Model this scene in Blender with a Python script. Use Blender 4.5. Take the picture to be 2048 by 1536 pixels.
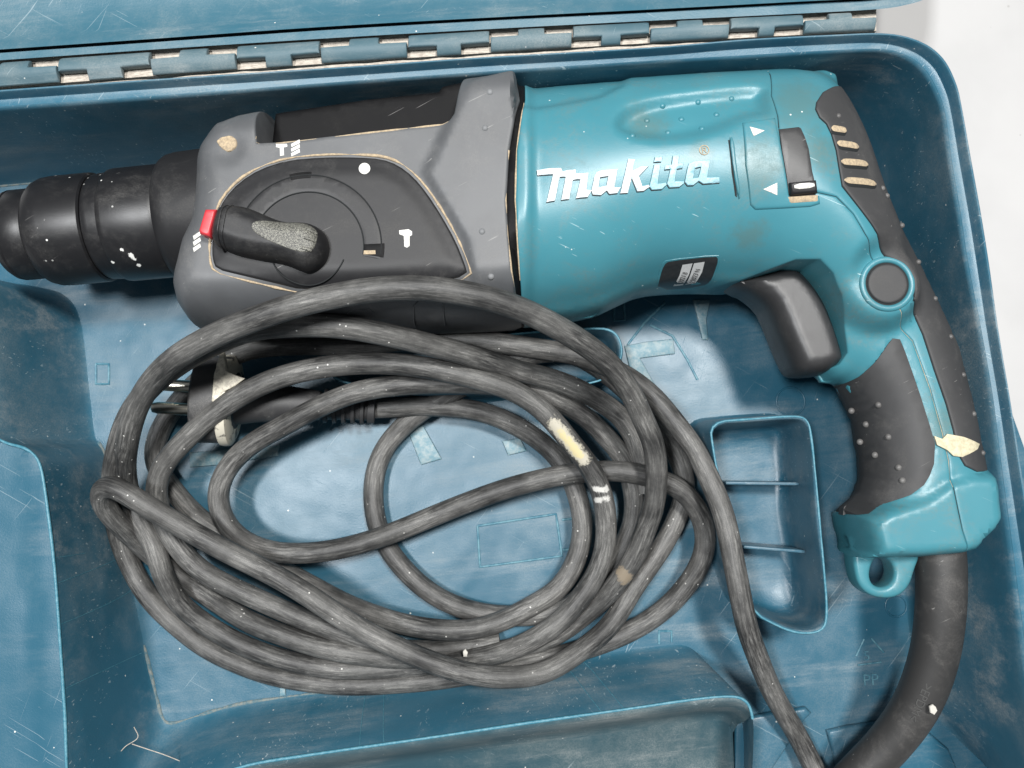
import bpy, bmesh, math, random
import numpy as np
from mathutils import Vector, Matrix
from mathutils.geometry import delaunay_2d_cdt

random.seed(4); np.random.seed(4)
for o in list(bpy.data.objects): bpy.data.objects.remove(o)
SC = bpy.context.scene
COL = SC.collection
MM = 0.001

# ------------------------------------------------------------------ camera
CAM_H, TILT, FPX = 360.0, math.radians(5.0), 1700.0
cam_d = bpy.data.cameras.new('camera')
cam = bpy.data.objects.new('camera', cam_d); COL.objects.link(cam)
cam.location = (0, 0, CAM_H * MM); cam.rotation_euler = (TILT, 0, 0)
cam_d.sensor_width = 36.0; cam_d.lens = 36.0 * FPX / 2048.0
cam_d.clip_start = 0.01; cam_d.clip_end = 50
cam_d.dof.use_dof = True; cam_d.dof.focus_distance = 0.29; cam_d.dof.aperture_fstop = 24
SC.camera = cam

# ------------------------------------------------------------------ light
w = bpy.data.worlds.new('World'); SC.world = w; w.use_nodes = True
w.node_tree.nodes['Background'].inputs[0].default_value = (0.86, 0.93, 1.0, 1)
w.node_tree.nodes['Background'].inputs[1].default_value = 0.13
def lamp(name, loc, target, size, power, col=(1, 1, 1)):
    d = bpy.data.lights.new(name, 'AREA'); d.shape = 'RECTANGLE'
    d.size, d.size_y = size; d.energy = power; d.color = col
    o = bpy.data.objects.new(name, d); COL.objects.link(o)
    o.location = loc
    o.rotation_euler = (Vector(target) - Vector(loc)).to_track_quat('-Z', 'Y').to_euler()
    return o
lamp('ceiling_lamp', (0.31, 0.36, 1.6), (0, 0, 0), (0.24, 0.18), 24.5, (1, 0.985, 0.96))
lamp('ceiling_lamp', (-0.47, 0.05, 1.6), (0, 0, 0), (0.24, 0.18), 19, (0.97, 0.985, 1))
SC.view_settings.view_transform = 'Standard'; SC.view_settings.look = 'None'
SC.view_settings.exposure = 0.38; SC.view_settings.gamma = 1.0
SC.render.engine = 'CYCLES'
SC.cycles.use_denoising = True
SC.cycles.max_bounces = 6

# ------------------------------------------------------------------ projection of traced points on to planes of real height (mm)
CT, ST = math.cos(TILT), math.sin(TILT)
def U(u, v, z=0.0):
    x = (u - 1024.0) / FPX; y = -(v - 768.0) / FPX
    d = (x, y * CT + ST, y * ST - CT)
    t = (z - CAM_H) / d[2]
    return (d[0] * t, d[1] * t, z)
def UP(pts, z):
    return np.array([U(p[0], p[1], p[2] if len(p) > 2 else z) for p in pts])

# ------------------------------------------------------------------ materials
class NB:
    def __init__(s, name):
        s.m = bpy.data.materials.new(name); s.m.use_nodes = True
        s.t = s.m.node_tree; s.n = s.t.nodes; s.l = s.t.links
        s.b = s.n['Principled BSDF']
        tc = s.n.new('ShaderNodeTexCoord')
        sc = s.n.new('ShaderNodeVectorMath'); sc.operation = 'SCALE'; sc.inputs[3].default_value = 1000
        s.l.new(tc.outputs['Object'], sc.inputs[0]); s.co = sc.outputs[0]; s.tc = tc
    def map(s, scale=(1, 1, 1), rot=0.0, src=None, loc=(0, 0, 0)):
        mp = s.n.new('ShaderNodeMapping'); mp.inputs['Scale'].default_value = scale
        mp.inputs['Rotation'].default_value = (0, 0, rot); mp.inputs['Location'].default_value = loc
        s.l.new(src or s.co, mp.inputs[0]); return mp.outputs[0]
    def noise(s, scale, detail=4, rough=0.6, src=None, dist=0.0):
        n = s.n.new('ShaderNodeTexNoise'); n.inputs['Scale'].default_value = scale
        n.inputs['Detail'].default_value = detail; n.inputs['Roughness'].default_value = rough
        n.inputs['Distortion'].default_value = dist
        s.l.new(src or s.co, n.inputs['Vector']); return n.outputs['Fac']
    def voro(s, scale, src=None, rnd=1.0):
        n = s.n.new('ShaderNodeTexVoronoi'); n.inputs['Scale'].default_value = scale
        n.inputs['Randomness'].default_value = rnd
        s.l.new(src or s.co, n.inputs['Vector']); return n.outputs['Distance']
    def ramp(s, f, lo, hi, a=0.0, b=1.0):
        n = s.n.new('ShaderNodeMapRange'); n.interpolation_type = 'SMOOTHSTEP'
        n.inputs[1].default_value = lo; n.inputs[2].default_value = hi
        n.inputs[3].default_value = a; n.inputs[4].default_value = b
        s.l.new(f, n.inputs[0]); return n.outputs[0]
    def math(s, op, a, b=None):
        n = s.n.new('ShaderNodeMath'); n.operation = op
        for i, x in enumerate((a, b)):
            if x is None: continue
            if isinstance(x, (int, float)): n.inputs[i].default_value = x
            else: s.l.new(x, n.inputs[i])
        return n.outputs[0]
    def mix(s, f, a, b):
        n = s.n.new('ShaderNodeMix'); n.data_type = 'RGBA'
        for i, x in ((0, f), (6, a), (7, b)):
            if isinstance(x, (int, float)): n.inputs[i].default_value = x
            elif isinstance(x, tuple): n.inputs[i].default_value = (x + (1,))[:4]
            else: s.l.new(x, n.inputs[i])
        return n.outputs[2]
    def out(s, col, rough=0.5, bump=None, bstr=0.2, bdist=0.0002, spec=0.5, metal=0.0, coat=0.0):
        if isinstance(col, tuple): s.b.inputs['Base Color'].default_value = (col + (1,))[:4]
        else: s.l.new(col, s.b.inputs['Base Color'])
        if isinstance(rough, (int, float)): s.b.inputs['Roughness'].default_value = rough
        else: s.l.new(rough, s.b.inputs['Roughness'])
        s.b.inputs['Specular IOR Level'].default_value = spec
        s.b.inputs['Metallic'].default_value = metal
        s.b.inputs['Coat Weight'].default_value = coat
        if bump is not None:
            bn = s.n.new('ShaderNodeBump'); bn.inputs['Strength'].default_value = bstr
            bn.inputs['Distance'].default_value = bdist
            s.l.new(bump, bn.inputs['Height']); s.l.new(bn.outputs[0], s.b.inputs['Normal'])
        return s.m
    def scratches(s, scale, thr, rot, stretch=22):
        # thin random hair scratches: strongly stretched noise, thresholded
        v = s.map((scale / stretch, scale, scale * .3), 0, s.map((1, 1, 1), rot))
        n = s.noise(1.0, 2, .5, v, .4)
        m = s.ramp(n, thr, thr + .03)
        g = s.ramp(s.noise(.03, 2, .5), .45, .6)
        return s.math('MULTIPLY', m, g)
    def specks(s, scale, size):
        return s.ramp(s.voro(scale), size, size * .55)
    def blot(s, pos, rad, rag=.35, nscale=.5, soft=.8):
        # a stain with its own place on the thing: distance to a point (mm), ragged by noise
        sub = s.n.new('ShaderNodeVectorMath'); sub.operation = 'SUBTRACT'; sub.inputs[1].default_value = pos
        s.l.new(s.co, sub.inputs[0])
        ln = s.n.new('ShaderNodeVectorMath'); ln.operation = 'LENGTH'; s.l.new(sub.outputs[0], ln.inputs[0])
        d = s.math('DIVIDE', ln.outputs['Value'], rad)
        d = s.math('ADD', d, s.math('MULTIPLY', s.math('SUBTRACT', s.noise(nscale, 4, .7), .5), rag * 4))
        return s.ramp(d, 1.0 if soft > .5 else 1.25, soft)

    # (see blot) a stain along a short line
def blot_seg(s, a, b, rad, rag=.4, nscale=.6):
    a = np.array(a); d = np.array(b) - a; L = float(np.linalg.norm(d)); d = d / L
    sub = s.n.new('ShaderNodeVectorMath'); sub.operation = 'SUBTRACT'; sub.inputs[1].default_value = tuple(a); s.l.new(s.co, sub.inputs[0])
    dt = s.n.new('ShaderNodeVectorMath'); dt.operation = 'DOT_PRODUCT'; dt.inputs[1].default_value = tuple(d); s.l.new(sub.outputs[0], dt.inputs[0])
    t = s.math('MINIMUM', s.math('MAXIMUM', dt.outputs['Value'], 0.0), L)
    sc = s.n.new('ShaderNodeVectorMath'); sc.operation = 'SCALE'; sc.inputs[0].default_value = tuple(d); s.l.new(t, sc.inputs[3])
    s2 = s.n.new('ShaderNodeVectorMath'); s2.operation = 'SUBTRACT'; s.l.new(sub.outputs[0], s2.inputs[0]); s.l.new(sc.outputs[0], s2.inputs[1])
    ln = s.n.new('ShaderNodeVectorMath'); ln.operation = 'LENGTH'; s.l.new(s2.outputs[0], ln.inputs[0])
    v = s.math('ADD', s.math('DIVIDE', ln.outputs['Value'], rad), s.math('MULTIPLY', s.math('SUBTRACT', s.noise(nscale, 6, .75), .5), rag * 4))
    return s.ramp(v, 1.05, .55)
M = {}
def case_material(name, base, base2, dust_amt, streak_rot=0.10, streak=1.0, rough=.38, blots=(), scr=.28):
    k = NB(name)
    c = k.mix(k.ramp(k.noise(.02, 3), .35, .65), base, base2)
    # broad dusty haze with a fine grain, and smears along the length of the case
    hz = k.math('MULTIPLY', k.ramp(k.noise(.020, 9, .72), .40, .74), k.ramp(k.noise(1.6, 6, .8), .32, .70, .15, 1.25))
    c = k.mix(k.math('MULTIPLY', hz, .34 * dust_amt), c, (.29, .31, .305))
    st = k.noise(1.0, 9, .74, k.map((.010, .075, .055), 0, k.map((1, 1, 1), -streak_rot)))
    st = k.math('MULTIPLY', k.ramp(st, .46, .72), k.ramp(k.noise(.018, 2), .32, .62))
    st = k.math('MULTIPLY', st, k.ramp(k.noise(1.3, 6, .8), .30, .68, .25, 1.25))
    c = k.mix(k.math('MULTIPLY', st, .42 * dust_amt * streak), c, (.44, .44, .42))
    s1 = k.scratches(1.5, .69, .5, 60); s2 = k.scratches(1.1, .70, -.9, 70); s3 = k.scratches(1.3, .71, 1.9, 50)
    sc = k.math('MAXIMUM', s1, k.math('MAXIMUM', s2, s3))
    c = k.mix(k.math('MULTIPLY', sc, scr), c, (.50, .58, .60))
    for pos, rad in blots: c = k.mix(k.math('MULTIPLY', k.blot(pos, rad, .75, .30, .1), .34), c, (.50, .50, .48))
    sp = k.specks(.11, .045)
    c = k.mix(k.math('MULTIPLY', sp, .9), c, (.72, .71, .66))
    r = k.math('ADD', rough, k.math('MULTIPLY', k.math('ADD', hz, st), .22))
    bh = k.math('ADD', k.math('ADD', k.math('MULTIPLY', k.noise(.035, 2, .5), 22.0), k.noise(1.6, 3, .6)), k.math('MULTIPLY', sc, -.6))
    M[name] = k.out(c, r, bh, .35, .00015, .42)
case_material('case_blue', (.017, .088, .138), (.022, .100, .154), .95, rough=.33)
case_material('case_wall', (.027, .110, .166), (.033, .124, .184), 1.35, streak=1.0, rough=.38, scr=.45)
case_material('case_clean', (.020, .092, .142), (.023, .100, .152), .5)
case_material('case_dusty', (.036, .118, .165), (.046, .128, .172), 1.15, rough=.40)
case_material('hinge_dusty', (.060, .118, .145), (.075, .13, .152), 1.8, rough=.55)
case_material('case_grimy', (.028, .075, .098), (.04, .085, .10), 1.8, streak=.8, rough=.5)
k = NB('case_edge')
M['case_edge'] = k.out(k.mix(k.ramp(k.noise(.6, 4, .7), .35, .7), (.035, .165, .23), (.10, .255, .32)), .45, k.noise(1.2, 3), .4, .0003)  # pale blue for stress-whitened edges, with the light they catch painted in
k = NB('floor_mark'); M['floor_mark'] = k.out(k.mix(k.ramp(k.noise(.4, 5, .7), .35, .65), (.03, .13, .19), (.11, .24, .29)), .45)
k = NB('floor_scuffed')
M['floor_scuffed'] = k.out(k.mix(k.ramp(k.noise(.5, 5, .7), .3, .75), (.07, .18, .23), (.25, .31, .32)), .5, k.noise(2, 3), .2)

def tool_teal(name):
    k = NB(name)
    c = k.mix(k.ramp(k.noise(.03, 3), .3, .7), (.043, .185, .228), (.049, .202, .246))
    g = k.math('MULTIPLY', k.ramp(k.noise(.045, 7, .74, None, .5), .45, .70), k.ramp(k.noise(.7, 5, .75), .3, .75))
    c = k.mix(k.math('MULTIPLY', g, .6), c, (.13, .14, .115))
    for pos, r, rag in BLOTS:
        c = k.mix(k.math('MULTIPLY', k.blot(pos, r, rag, .22, .1), .50), c, (.085, .13, .115))
    c = k.mix(k.math('MULTIPLY', k.scratches(1.4, .715, .4, 26), .6), c, (.45, .60, .62))
    sp = k.math('MULTIPLY', k.specks(.17, .07), k.ramp(k.noise(.02, 2), .5, .56))
    c = k.mix(k.math('MULTIPLY', sp, .9), c, (.75, .76, .72))
    r = k.math('ADD', .36, k.math('MULTIPLY', g, .25))
    M[name] = k.out(c, r, k.noise(3.0, 3), .22, .00014, .5)

def dark_plastic(name, base, rough=.5, dust=.3, dcol=(.30, .29, .27), grain=6.0, gb=.2, speck=.0, spec=.5, splash=()):
    k = NB(name)
    c = k.mix(k.ramp(k.noise(.05, 3), .3, .7), base, tuple(x * 1.18 for x in base))
    g = k.math('MULTIPLY', k.ramp(k.noise(.06, 7, .72, None, .3), .46, .74), k.ramp(k.noise(2.0, 4, .75), .25, .75))
    c = k.mix(k.math('MULTIPLY', g, dust), c, dcol)
    c = k.mix(k.math('MULTIPLY', k.scratches(1.5, .72, -.5, 24), .35), c, (.42, .41, .39))
    if speck:
        sp = k.math('MULTIPLY', k.specks(.24, speck), k.ramp(k.noise(.03, 2), .48, .58))
        c = k.mix(k.math('MULTIPLY', sp, .95), c, (.78, .78, .75))
    for pos, rad in splash: c = k.mix(k.blot(pos, rad, .55, 1.1), c, (.74, .74, .71))
    M[name] = k.out(c, k.math('ADD', rough, k.math('MULTIPLY', g, .2)), k.noise(grain, 2), gb, .00012, spec)
dark_plastic('gear_grey', (.076, .079, .083), .48, .32)
dark_plastic('panel_black', (.012, .012, .013), .50, .16, spec=.35)
dark_plastic('bar_black', (.004, .004, .0045), .6, .05, spec=.15)
dark_plastic('chuck_black', (.009, .009, .010), .38, .16, speck=.11, splash=[(U(262, 512, 58), 1.2), (U(268, 520, 57), .9), (U(243, 500, 60), .7), (U(278, 530, 54), .9), (U(226, 524, 56), .7), (U(90, 440, 64), .5)])
dark_plastic('grip_rubber', (.033, .033, .034), .62, .26, (.20, .19, .175))
dark_plastic('trigger_black', (.026, .026, .027), .42, .12)
dark_plastic('guard_rubber', (.026, .0255, .025), .55, .6, (.17, .16, .15))
dark_plastic('knob_black', (.012, .012, .013), .46, .16, spec=.35)
dark_plastic('plug_black', (.028, .028, .029), .55, .45)
k = NB('knob_worn')
M['knob_worn'] = k.out(k.mix(k.ramp(k.noise(3.2, 3, .7), .42, .62), (.035, .035, .033), (.24, .235, .20)), .55, k.noise(4, 2), .4)
k = NB('white_mark')
M['white_mark'] = k.out(k.mix(k.ramp(k.noise(1.2, 5, .75), .34, .46), (.30, .29, .26), (.62, .61, .57)), .6)
k = NB('logo_silver')
c = k.mix(k.ramp(k.noise(.4, 2, .5), .42, .6), (.66, .69, .70), (.52, .60, .63))
c = k.mix(k.ramp(k.noise(1.1, 6, .8, None, 1.0), .55, .64), c, (.12, .22, .25))
M['logo_silver'] = k.out(c, .38, k.noise(1.5, 3), .3)
k = NB('logo_worn')
c = k.mix(k.ramp(k.noise(.8, 5, .75, None, 1.0), .40, .62), (.30, .48, .54), (.20, .38, .44))
M['logo_worn'] = k.out(c, .40, k.noise(1.5, 3), .3)
k = NB('red_plastic')
M['red_plastic'] = k.out(k.mix(k.noise(.8, 3), (.55, .035, .045), (.42, .03, .04)), .42)
k = NB('tan_dust')
M['tan_dust'] = k.out(k.mix(k.ramp(k.noise(.9, 5, .75), .38, .62), (.47, .37, .24), (.30, .24, .17)), .9, k.noise(2.5, 4), .6, .0003)
k = NB('pale_dust')
M['pale_dust'] = k.out(k.mix(k.ramp(k.noise(1.0, 5, .75, k.map((.4, 1.6, 1))), .35, .65), (.55, .50, .43), (.33, .29, .245)), .9, k.noise(2.5, 4), .7, .0003)
k = NB('seam_dark'); M['seam_dark'] = k.out((.004, .006, .007), .8)
k = NB('pin_metal')
M['pin_metal'] = k.out(k.mix(k.noise(.8, 3), (.62, .60, .52), (.45, .43, .37)), .28, None, metal=1.0)
k = NB('ivory_plastic'); M['ivory_plastic'] = k.out(k.mix(k.ramp(k.noise(.12, 4), .52, .60), (.60, .56, .46), (.05, .048, .045)), .5)
k = NB('ivory_clean'); M['ivory_clean'] = k.out(k.mix(k.ramp(k.noise(.7, 5, .75), .4, .65), (.58, .54, .44), (.34, .31, .26)), .6)
k = NB('label_black'); M['label_black'] = k.out(k.mix(k.noise(.6, 3), (.010, .011, .012), (.03, .032, .033)), .35)
k = NB('label_white'); M['label_white'] = k.out(k.mix(k.noise(1.2, 3), (.62, .63, .62), (.45, .46, .46)), .5)
k = NB('cord_text'); M['cord_text'] = k.out((.05, .05, .048), .6)
dark_plastic('stud_pale', (.085, .082, .08), .5, .6, (.36, .35, .33))
dark_plastic('stud_grey', (.15, .155, .16), .6, .4, (.4, .39, .38))
k = NB('label_ink'); M['label_ink'] = k.out((.03, .03, .03), .6)
k = NB('plaster'); M['plaster'] = k.out(k.mix(k.noise(1.5, 3), (.56, .54, .49), (.42, .40, .36)), .9, k.noise(3, 3), .5)
k = NB('table_white')
c = k.mix(k.ramp(k.noise(.012, 4), .35, .7), (.45, .445, .44), (.41, .406, .402))
c = k.mix(k.math('MULTIPLY', k.specks(.07, .05), .6), c, (.30, .29, .28))
M['table_white'] = k.out(c, .35, k.noise(.6, 3), .05)

# cord: streaks run along the tube (uv in mm), with the paint marks it has picked up
def cord_material():
    k = NB('cord_rubber')
    uv = k.n.new('ShaderNodeUVMap'); uv.uv_map = 'UVMap'
    film = k.ramp(k.noise(.045, 4, .6), .34, .66)
    s1 = k.noise(1.0, 7, .78, k.map((.10, 1.1, 1), 0, uv.outputs[0]), .4)
    s2 = k.noise(1.0, 6, .8, k.map((.35, 4.2, 1), 0, uv.outputs[0]), .3)
    gr = k.noise(3.2, 3, .75)
    f = k.math('ADD', k.math('MULTIPLY', film, .27), k.math('MULTIPLY', k.ramp(s1, .40, .78), k.ramp(k.noise(.05, 2), .3, .7, .3, .95)))
    f = k.math('MULTIPLY', f, k.ramp(s2, .28, .72, .70, 1.12))
    f = k.math('MULTIPLY', f, k.ramp(gr, .25, .75, .65, 1.15))
    c = k.mix(f, (.017, .017, .017), (.31, .304, .288))
    sp = k.math('MULTIPLY', k.specks(.26, .095), k.ramp(k.noise(.04, 2), .46, .6))
    c = k.mix(k.math('MULTIPLY', sp, .9), c, (.70, .69, .65))
    for a, b, r, col, rag in PAINT:
        c = k.mix(k.math('MULTIPLY', blot_seg(k, a, b, r, rag, .7), .92), c, col)
    return k.out(c, k.math('ADD', .50, k.math('MULTIPLY', f, .2)), s2, .35, .00018, .45)

# ------------------------------------------------------------------ object helpers
def new_obj(name, verts, faces, mat, parent=None, smooth=True, angle=38, uvs=None):
    me = bpy.data.meshes.new(name)
    me.from_pydata([tuple(float(c) * MM for c in v) for v in verts], [], [tuple(f) for f in faces])
    bm = bmesh.new(); bm.from_mesh(me)
    bmesh.ops.recalc_face_normals(bm, faces=bm.faces)
    bm.to_mesh(me); bm.free()
    if smooth:
        me.polygons.foreach_set('use_smooth', [True] * len(me.polygons))
        me.set_sharp_from_angle(angle=math.radians(angle))
    if uvs is not None:
        ul = me.uv_layers.new(name='UVMap')
        for p in me.polygons:
            vs = [me.loops[i].vertex_index for i in p.loop_indices]
            us = [uvs[v] for v in vs]
            vmax = max(q[1] for q in us)
            for i, q in zip(p.loop_indices, us):
                vv = q[1]
                if vmax - vv > q[2] * .5: vv += q[2]
                ul.data[i].uv = (q[0], vv)
    me.materials.append(M[mat] if isinstance(mat, str) else mat)
    o = bpy.data.objects.new(name, me); COL.objects.link(o)
    if parent is not None: adopt(o, parent)
    return o
def adopt(o, parent):
    o.parent = parent
    o.matrix_parent_inverse = Matrix.Translation(WORLD[parent.name]).inverted()
WORLD = {}
def thing(name, loc, label, cat, group=None):
    o = bpy.data.objects.new(name, None); COL.objects.link(o); o.empty_display_size = .02
    o.location = loc; o['label'] = label; o['category'] = cat
    if group: o['group'] = group
    WORLD[o.name] = Vector(loc); return o
def part_of_part(o, parent_part):
    o.parent = parent_part; o.matrix_parent_inverse = parent_part.matrix_world.inverted() if False else Matrix.Identity(4)
    return o
def label(o, s): o['label'] = s; return o

def catmull(P, step):
    P = np.asarray(P, float); n = len(P)
    Q = np.vstack([2 * P[0] - P[1], P, 2 * P[-1] - P[-2]])
    out = []
    for i in range(n - 1):
        p0, p1, p2, p3 = Q[i:i + 4]
        m = max(2, int(np.linalg.norm(p2 - p1) / step))
        # centripetal parametrisation keeps tight bends free of loops
        t0 = 0; t1 = t0 + np.linalg.norm(p1 - p0) ** .5 + 1e-6; t2 = t1 + np.linalg.norm(p2 - p1) ** .5 + 1e-6; t3 = t2 + np.linalg.norm(p3 - p2) ** .5 + 1e-6
        for t in np.linspace(t1, t2, m, endpoint=False):
            a1 = (t1 - t) / (t1 - t0) * p0 + (t - t0) / (t1 - t0) * p1
            a2 = (t2 - t) / (t2 - t1) * p1 + (t - t1) / (t2 - t1) * p2
            a3 = (t3 - t) / (t3 - t2) * p2 + (t - t2) / (t3 - t2) * p3
            b1 = (t2 - t) / (t2 - t0) * a1 + (t - t0) / (t2 - t0) * a2
            b2 = (t3 - t) / (t3 - t1) * a2 + (t - t1) / (t3 - t1) * a3
            out.append((t2 - t) / (t2 - t1) * b1 + (t - t1) / (t2 - t1) * b2)
    out.append(P[-1]); return np.array(out)
def smooth_path(P, it=3, closed=False):
    P = P.copy()
    for _ in range(it):
        Q = P.copy(); Q[1:-1] = (P[:-2] + 2 * P[1:-1] + P[2:]) / 4; P = Q
    return P
def tube_data(path, rad, sides=18, cap=True):
    path = np.asarray(path, float); n = len(path)
    rad = np.full(n, rad) if np.isscalar(rad) else np.asarray(rad, float)
    T = np.gradient(path, axis=0); T /= np.linalg.norm(T, axis=1)[:, None] + 1e-9
    up = np.array([0, 0, 1.0])
    N = np.cross(T[0], up); N /= np.linalg.norm(N) + 1e-9
    V, UV, F = [], [], []; L = 0
    for i in range(n):
        N = N - T[i] * np.dot(N, T[i]); N /= np.linalg.norm(N) + 1e-9
        B = np.cross(T[i], N)
        if i: L += np.linalg.norm(path[i] - path[i - 1])
        per = 2 * math.pi * rad[i]
        for j in range(sides):
            a = 2 * math.pi * j / sides
            V.append(path[i] + rad[i] * (math.cos(a) * N + math.sin(a) * B)); UV.append((L, per * j / sides, per))
    for i in range(n - 1):
        for j in range(sides):
            a = i * sides + j; b = i * sides + (j + 1) % sides
            F.append((a, b, b + sides, a + sides))
    if cap:
        F.append(tuple(range(sides))[::-1]); F.append(tuple(range((n - 1) * sides, n * sides)))
    return V, F, UV
def tube(name, path, rad, mat, parent, sides=18):
    if name in ('panel_gap', 'divider_edge', 'post_edge') and np.isscalar(rad):
        n_ = len(path); m_ = max(2, n_ // 3); rad = rad * np.interp(np.linspace(0, m_ - 1, n_), np.arange(m_), np.random.uniform(*((.05, 1.15) if name == 'panel_gap' else (.7, 1.1)), m_))
    V, F, UV = tube_data(path, rad, sides)
    return new_obj(name, V, F, mat, parent, uvs=UV, angle=50)
def revolve(name, A, B, prof, mat, parent, sides=72, angle=30):
    """prof: list of (t along A-B in mm, radius)"""
    A = np.array(A); B = np.array(B); D = (B - A) / np.linalg.norm(B - A)
    N = np.cross(D, [0, 0, 1.0]); N /= np.linalg.norm(N); Bn = np.cross(D, N)
    V, F = [], []
    for t, r in prof:
        for j in range(sides):
            a = 2 * math.pi * j / sides
            V.append(A + D * t + r * (math.cos(a) * N + math.sin(a) * Bn))
    for i in range(len(prof) - 1):
        for j in range(sides):
            a = i * sides + j; b = i * sides + (j + 1) % sides
            F.append((a, b, b + sides, a + sides))
    F.append(tuple(range(sides))); F.append(tuple(range((len(prof) - 1) * sides, len(prof) * sides)))
    return new_obj(name, V, F, mat, parent, angle=angle)

# 2-D polygon tools
def resample(poly, step, closed=True):
    P = np.asarray(poly, float); n = len(P); out = []
    for i in range(n if closed else n - 1):
        a, b = P[i], P[(i + 1) % n]; m = max(1, int(math.ceil(np.linalg.norm(b - a) / step)))
        for j in range(m): out.append(a + (b - a) * j / m)
    if not closed: out.append(P[-1])
    return np.array(out)
def chaikin(P, it=2, closed=True):
    P = np.asarray(P, float)
    for _ in range(it):
        if closed: Q = np.roll(P, -1, 0); P = np.stack([.75 * P + .25 * Q, .25 * P + .75 * Q], 1).reshape(-1, P.shape[1])
        else:
            A, B = P[:-1], P[1:]
            R = np.stack([.75 * A + .25 * B, .25 * A + .75 * B], 1).reshape(-1, P.shape[1])
            P = np.vstack([P[:1], R, P[-1:]])
    return P
def inside(pts, poly):
    x, y = pts[:, 0], pts[:, 1]; c = np.zeros(len(pts), bool)
    n = len(poly); j = n - 1
    for i in range(n):
        xi, yi = poly[i][:2]; xj, yj = poly[j][:2]
        if yi != yj:
            m = ((yi > y) != (yj > y)) & (x < (xj - xi) * (y - yi) / (yj - yi) + xi)
            c ^= m
        j = i
    return c
def sdist(pts, poly):
    """distance to the polygon, positive inside"""
    pts = np.asarray(pts, float)[:, :2]; P = np.asarray(poly, float)[:, :2]
    best = np.full(len(pts), 1e9)
    for i in range(len(P)):
        a = P[i]; b = P[(i + 1) % len(P)]; ab = b - a; L = ab @ ab + 1e-12
        t = np.clip(((pts - a) @ ab) / L, 0, 1)
        d = np.linalg.norm(pts - a - t[:, None] * ab, axis=1); best = np.minimum(best, d)
    return np.where(inside(pts, P), best, -best)
def pldist(pts, line):
    pts = np.asarray(pts, float)[:, :2]; P = np.asarray(line, float)[:, :2]; best = np.full(len(pts), 1e9)
    for i in range(len(P) - 1):
        a = P[i]; b = P[i + 1]; ab = b - a; L = ab @ ab + 1e-12
        t = np.clip(((pts - a) @ ab) / L, 0, 1)
        best = np.minimum(best, np.linalg.norm(pts - a - t[:, None] * ab, axis=1))
    return best
def sstep(x, a, b):
    t = np.clip((x - a) / (b - a), 0, 1); return t * t * (3 - 2 * t)

def region(name, outer, top, bot, mat, parent, holes=(), step=2.0, edge=.7, insets=(.18, .45, .9), angle=38, bstep=1.2):
    """solid over a plan outline (mm): top(xy) and bot(xy) give its two faces, edges rounded over 'edge' mm"""
    O = resample(np.asarray(outer, float)[:, :2], bstep); Hs = [resample(np.asarray(h, float)[:, :2], bstep) for h in holes]
    loops = [O] + Hs
    pts = np.vstack(loops); ne = 0; E = []
    for L in loops:
        E += [(ne + i, ne + (i + 1) % len(L)) for i in range(len(L))]; ne += len(L)
    nb = len(pts)
    def dist(p):
        d = sdist(p, O)
        for h in Hs: d = np.minimum(d, -sdist(p, h))
        return d
    extra = []
    for L in loops:
        Tn = np.roll(L, -1, 0) - np.roll(L, 1, 0); Tn /= np.linalg.norm(Tn, axis=1)[:, None] + 1e-9
        Nn = np.stack([-Tn[:, 1], Tn[:, 0]], 1)
        if sdist((L + Nn * .05)[:1], O)[0] < 0 or (L is not O and inside((L + Nn * .05)[:1], L)[0]): Nn = -Nn
        if L is O and not inside((L + Nn * .05)[:1], O)[0]: Nn = -Nn
        for d in insets:
            Q = L + Nn * d; ok = dist(Q) > d * .8; extra.append(Q[ok])
    mn, mx = O.min(0), O.max(0)
    gx, gy = np.meshgrid(np.arange(mn[0], mx[0], step), np.arange(mn[1], mx[1], step))
    G = np.stack([gx.ravel(), gy.ravel()], 1) + np.random.uniform(-.08, .08, (gx.size, 2)) * step
    G = G[dist(G) > max(list(insets) + [0]) + step * .35] if len(G) else G
    extra.append(G)
    allp = np.vstack([pts] + extra)
    r = delaunay_2d_cdt([Vector(p) for p in allp], E, [], 0, 1e-4)
    V2 = np.array([tuple(v) for v in r[0]]); tris = np.array([f for f in r[2] if len(f) == 3])
    cen = V2[tris].mean(1); keep = inside(cen, O)
    for h in Hs: keep &= ~inside(cen, h)
    tris = tris[keep]
    d = np.maximum(dist(V2), 0)
    drop = edge * (1 - np.sqrt(np.maximum(0, 1 - (1 - np.minimum(d / edge, 1)) ** 2))) if edge > 0 else 0
    zt = top(V2) - drop; zb = bot(V2) + drop if edge > 0 else bot(V2)
    zb = np.minimum(zb, zt - .02)
    n = len(V2)
    V = np.vstack([np.column_stack([V2, zt]), np.column_stack([V2, zb])])
    F = [tuple(t) for t in tris] + [tuple(t[::-1] + n) for t in tris]
    cnt = {}
    for t in tris:
        for a, b in ((t[0], t[1]), (t[1], t[2]), (t[2], t[0])):
            kx = (min(a, b), max(a, b)); cnt.setdefault(kx, []).append((a, b))
    for kx, l in cnt.items():
        if len(l) == 1: a, b = l[0]; F.append((a + n, b + n, b, a))
    used = np.unique(np.array([i for f in F for i in f])); mp = {int(u): i for i, u in enumerate(used)}
    return new_obj(name, V[used], [tuple(mp[int(i)] for i in f) for f in F], mat, parent, angle=angle)

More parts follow.
